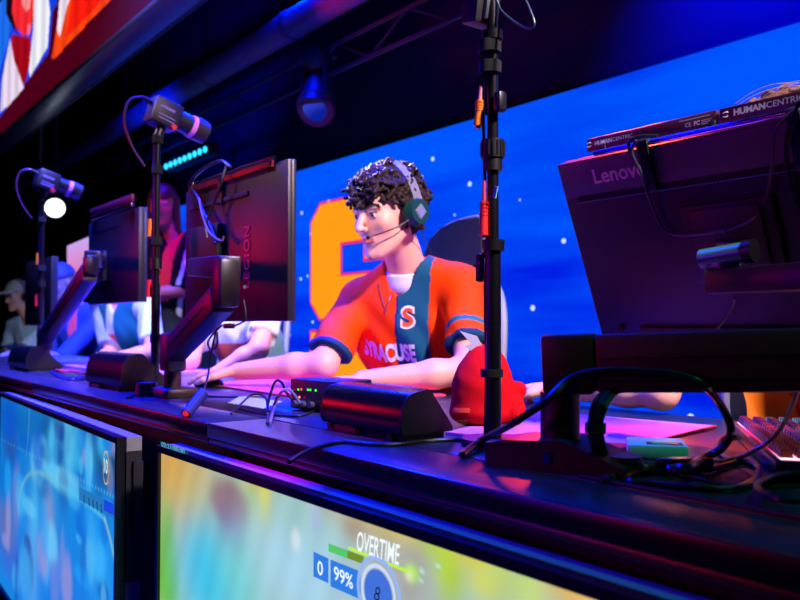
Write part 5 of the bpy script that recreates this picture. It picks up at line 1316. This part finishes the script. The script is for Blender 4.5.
p5, I5 = mk_person('person in a bright blue hoodie and blue cap leaning in behind the far arm', HD5, math.radians(-70), .3, math.radians(-60), sC5, .19,
    sC5+Vector((.22,-.16,-.26)), sC5+Vector((.28,-.36,-.22)), sC5+Vector((-.18,-.14,-.26)), sC5+Vector((-.05,-.36,-.24)), (120,110,200), h=.007, headres=.006)
jersey(p5, I5, .98, .98, blue_col, name='hoodie', h=.009)
def cap(o, I, col, name='cap', brim=True):
    m_ = mat('cap_'+str(col), col, .7); c_ = npv(I['HD']); R = I['RH']
    def f(P):
        q = (P-c_)@R; d = np.maximum(s_ell(q, (0,-.012,.035), (.086,.106,.100)), .040-q[:,2])
        return smin(d, s_ell(q, (0,.125,.046), (.07,.06,.010)), .01)
    lo, hi = bbox([I['HD']], .22); V, F = surf(f, lo, hi, .006); return link(polymesh(name, V, F), name, m_, o)
cap(p5, I5, (30,60,230))
HD6 = onD(17, 296, 6.4); sC6 = HD6+Vector((.05,.10,-.24))
p6, I6 = mk_person('farthest player in pale blue top wearing a light cap and headset', HD6, math.radians(-60), .2, math.radians(-60), sC6, .19,
    sC6+Vector((.22,-.16,-.26)), sC6+Vector((.25,-.4,-.28)), sC6+Vector((-.2,-.14,-.26)), sC6+Vector((-.2,-.4,-.28)), (240,190,150), h=.007, headres=.006)
jersey(p6, I6, .7, .7, pale_col, h=.009); cap(p6, I6, (190,205,190))
headset(I6, 'blurred dark headset on the farthest player at the left edge', mat('cup_green'), mat('band_grey'), mic=False, disc=False)
# ================= standing woman between the monitors
HD7 = onD(163, 205, 4.75); sC7 = HD7+Vector((.0,.07,-.25))
def dark_col(V, q, tL, tR, onL, onR):
    C_ = np.tile(lin((22,8,16)), (len(V),1)); k = (np.abs(q[:,0]-.03-.12*q[:,2]) < .035)&(q[:,1] > 0)&(q[:,2] > -.34); C_[k] = lin((240,50,60)); k = (np.abs(q[:,0]-.13-.12*q[:,2]) < .014)&(q[:,1] > 0); C_[k] = lin((220,210,200)); return C_
p7, I7 = mk_person('standing woman with long dark hair and red top seen past the second pole', HD7, math.radians(-35), .25, math.radians(-45), sC7, .165,
    sC7+Vector((.16,-.02,-.28)), sC7+Vector((.08,-.22,-.30)), sC7+Vector((-.17,-.03,-.28)), sC7+Vector((-.05,-.24,-.30)), (190,90,100), h=.006, headres=.005, lean=0, legs=False)
jersey(p7, I7, .98, .98, dark_col, name='jacket', h=.008)
def longhair(P):
    q = (P-npv(I7['HD']))@I7['RH']; d = s_ell(q, (0,-.014,.034), (.084,.102,.098)); d = np.maximum(d, np.where(q[:,1] > .02, .045-q[:,2], -9))
    s = q.copy(); s[:,0] = np.abs(s[:,0]); d = smin(d, s_cone(s, (.070,-.01,.03), (.082,.015,-.20), .026, .030), .02); d = smin(d, s_cone(q, (0,-.08,.02), (0,-.09,-.22), .06, .07), .03)
    return d+.003*np.sin(q[:,0]*240)*(q[:,2] < .05)
lo, hi = bbox([HD7], .3); V, F = surf(longhair, lo, hi, .005); link(polymesh('hair', V, F), 'hair', mat('hair_long', (60,34,26), .5), p7)
def legs(P):
    d = s_cone(P, npv(sC7+Vector((.0,0,-.42))), npv(sC7+Vector((0,0,-.56))), .13, .14)
    for s in (-1,1): d = smin(d, s_cone(P, npv(sC7+Vector((s*.07,0,-.55))), (sC7.x+s*.09, sC7.y, .08), .09, .05), .03); d = smin(d, s_cone(P, (sC7.x+s*.09, sC7.y+.02, .035), (sC7.x+s*.10, sC7.y-.13, .03), .035, .03), .02)
    return d
V, F = surf(legs, (sC7.x-.3, sC7.y-.3, -.02), (sC7.x+.3, sC7.y+.25, sC7.z-.25), .01); link(polymesh('trousers', V, F), 'trousers', mat('trousers_dark', (20,18,26), .8), p7)
pn = sC7+Vector((.03,-.26,-.28)); Rq = Matrix.Rotation(.5,3,'X')@Matrix.Rotation(-.6,3,'Z'); bpy.context.view_layer.update(); o = MB().box(pn, (.21,.004,.16), Rq).build('paper_sheet', mat('paper_pinkish', (235,215,235), .6), None, label='sheet of paper held by the standing woman', cat='paper'); recenter(o)
# ================================================================== lights, camera, world
def area(name, loc, tgt, size, power, col, size_y=None, spread=None):
    l = bpy.data.lights.new(name, 'AREA'); l.energy = power; l.color = srgb(col); l.size = size
    if size_y: l.shape = 'RECTANGLE'; l.size_y = size_y
    if spread: l.spread = math.radians(spread)
    o = bpy.data.objects.new(name, l); COL.objects.link(o); o.location = loc
    o.rotation_euler = (Vector(tgt)-Vector(loc)).to_track_quat('-Z', 'Y').to_euler(); return o
def spot(name, loc, tgt, power, col, ang=40, blend=.6, r=.06):
    l = bpy.data.lights.new(name, 'SPOT'); l.energy = power; l.color = srgb(col); l.spot_size = math.radians(ang); l.spot_blend = blend; l.shadow_soft_size = r
    o = bpy.data.objects.new(name, l); COL.objects.link(o); o.location = loc
    o.rotation_euler = (Vector(tgt)-Vector(loc)).to_track_quat('-Z', 'Y').to_euler(); return o
spot('wall_wash_lamp', (-1.5, 2.6, 3.0), (-1.55, 3.15, 2.45), 520, (0,6,255), 90, 1)
spot('red_desk_fill', (-1.75, 2.4, 2.0), (-.40, .72, .75), 620, (255,50,24), 20, .7, .1)  # added light from an unseen source, reddens the right end of the desk
spot('pink_lamp', (-3.6, .6, 2.6), (-4.6, 1.8, 1.6), 90, (255,50,110), 24, .7, .1)
area('overhead_blue_wash', (-3.1, .85, 3.9), (-3.0, .95, .8), 2.4, 620, (0,18,255), .6, spread=70)
spot('blue_back_lamp', (-4.2, 2.35, 3.3), (-2.4, .9, .8), 1200, (0,30,255), 60, .8, .15)
spot('blue_back_lamp', (-2.0, 2.35, 3.3), (-1.75, .9, .9), 620, (0,30,255), 45, .8, .15)
spot('key_lamp', (1.0, 1.1, 3.0), (-1.62, 1.33, 1.02), 1000, (255,222,236), 35, .6, .12)
spot('front_fill_lamp', (-2.9, -.6, 2.7), (-1.8, 1.4, 1.15), 130, (240,205,255), 26, .8, .25)
spot('right_player_fill', (-2.8, 1.2, 2.1), (-.75, 1.5, .93), 800, (255,235,215), 20, .7, .1)  # added light to brighten the jersey of the player at right
spot('duct_blue_lamp', (-6.0, 1.8, 2.3), (-6.2, 2.4, 2.75), 90, (0,30,255), 100, .9, .05)
spot('far_players_lamp', (-2.4, .9, 3.8), (-3.8, 1.5, .95), 800, (235,235,255), 75, .8, .15)
spot('red_house_lamp', (-4.6, -1.3, 1.5), (-2.1, .95, 1.17), 110, (255,6,20), 30, .8, .3)
spot('maroon_fill', (-1.6, -1.8, 1.4), (-.42, .85, .90), 34, (255,30,70), 20, .8, .2)  # added red fill so the big beam is less black
spot('duct_magenta_lamp', (-3.6, 1.9, 2.5), (-3.3, 2.4, 2.75), 12, (255,0,120), 90, .9, .05)
spot('blue_display_fill', (-2.2, -1.4, 1.2), (-.8, 1.1, 1.0), 45, (20,0,255), 40, .8, .3)  # added stand-in for display light on the back of the tilted monitor
spot('blue_strip_fill', (-1.3, -.7, 2.6), (-1.05, .6, .70), 300, (10,20,255), 19, .8, .1)  # added narrow light, colours the front display's top strip blue
spot('magenta_strip_fill', (-.9, -.5, 2.4), (-1.13, .6, .70), 520, (255,0,200), 9, .9, .05)  # added tight beam, turns part of that top strip magenta
spot('teal_lamp', (.6, 1.0, 3.0), (-.6, 1.0, 1.0), 70, (60,255,170), 45, .8, .05)
# pieces that belong to a part, one level deeper
RULES = {'mount_screw':'mount_recess','vent_ribs':'vent_slot','printing':'body','printed_line':'body','emblem':'body','side_stripe':'body','front_glass':'lens_barrel','grip_rings':'sleeve','tip':'sleeve',
 'ear_cushion':'ear_cup','cup_plate':'ear_cup','microphone':'mic_boom','caster':'base_leg','headrest_rim':'headrest','back_frame':'backrest','status_light':'case','socket_plug':'case','collar_ribs':'collar','score_text':'score_box',
 'overtime_text':'screen_panel','yellow_bar':'screen_panel','team_bar':'screen_panel','objective_ring':'screen_panel','objective_disc':'screen_panel','objective_text':'screen_panel','clock_text':'clock_plate','gold_ring':'screen_panel','counter_text':'screen_panel',
 'icon_row':'name_plate','star_dots':'screen_panel','letter':'screen_panel','letter_outline':'screen_panel','shirt_lettering':'jersey','shirt_emblem':'jersey','shirt_emblem_outline':'jersey','window':'case','display_green':'case','display_orange':'case',
 'lamp':'housing','joint_ring':'pipe','side_port':'housing','front_badge':'shell','lens':'head','front_ring':'head','maker_lettering':'top_band','armrest_post':'armrest','tilt_cap':'tilt_barrel','groove_upper':'lower_beam','groove_lower':'lower_beam','groove':'lower_beam'}
bn = lambda o: o.name.split('.')[0]
for r in [o for o in bpy.data.objects if o.parent is None]:
    ch = list(r.children)
    for kind_, par_ in RULES.items():
        ps_ = [c for c in ch if bn(c) == par_]; cs_ = [c for c in ch if bn(c) == kind_]
        if not ps_: continue
        for i_, c in enumerate(cs_): c.parent = ps_[min(i_*len(ps_)//max(1, len(cs_)), len(ps_)-1)]
w = bpy.data.worlds.new('World'); w.use_nodes = True; w.node_tree.nodes['Background'].inputs[0].default_value = (.004, .005, .02, 1); w.node_tree.nodes['Background'].inputs[1].default_value = 1; SC.world = w
cd = bpy.data.cameras.new('Camera'); cd.sensor_width = 36; cd.lens = FPX*36/800; cd.clip_start = .02
co = bpy.data.objects.new('Camera', cd); COL.objects.link(co)
M = Matrix.Identity(4); M.col[0][:3] = RGT; M.col[1][:3] = UPV; M.col[2][:3] = -FWD; M.col[3][:3] = CAM; co.matrix_world = M
cd.dof.use_dof = True; cd.dof.focus_distance = 1.4; cd.dof.aperture_fstop = 5.0
SC.camera = co
SC.view_settings.view_transform = 'Standard'; SC.view_settings.look = 'None'; SC.view_settings.exposure = 0; SC.view_settings.gamma = 1; SC.view_settings.use_curve_mapping = False
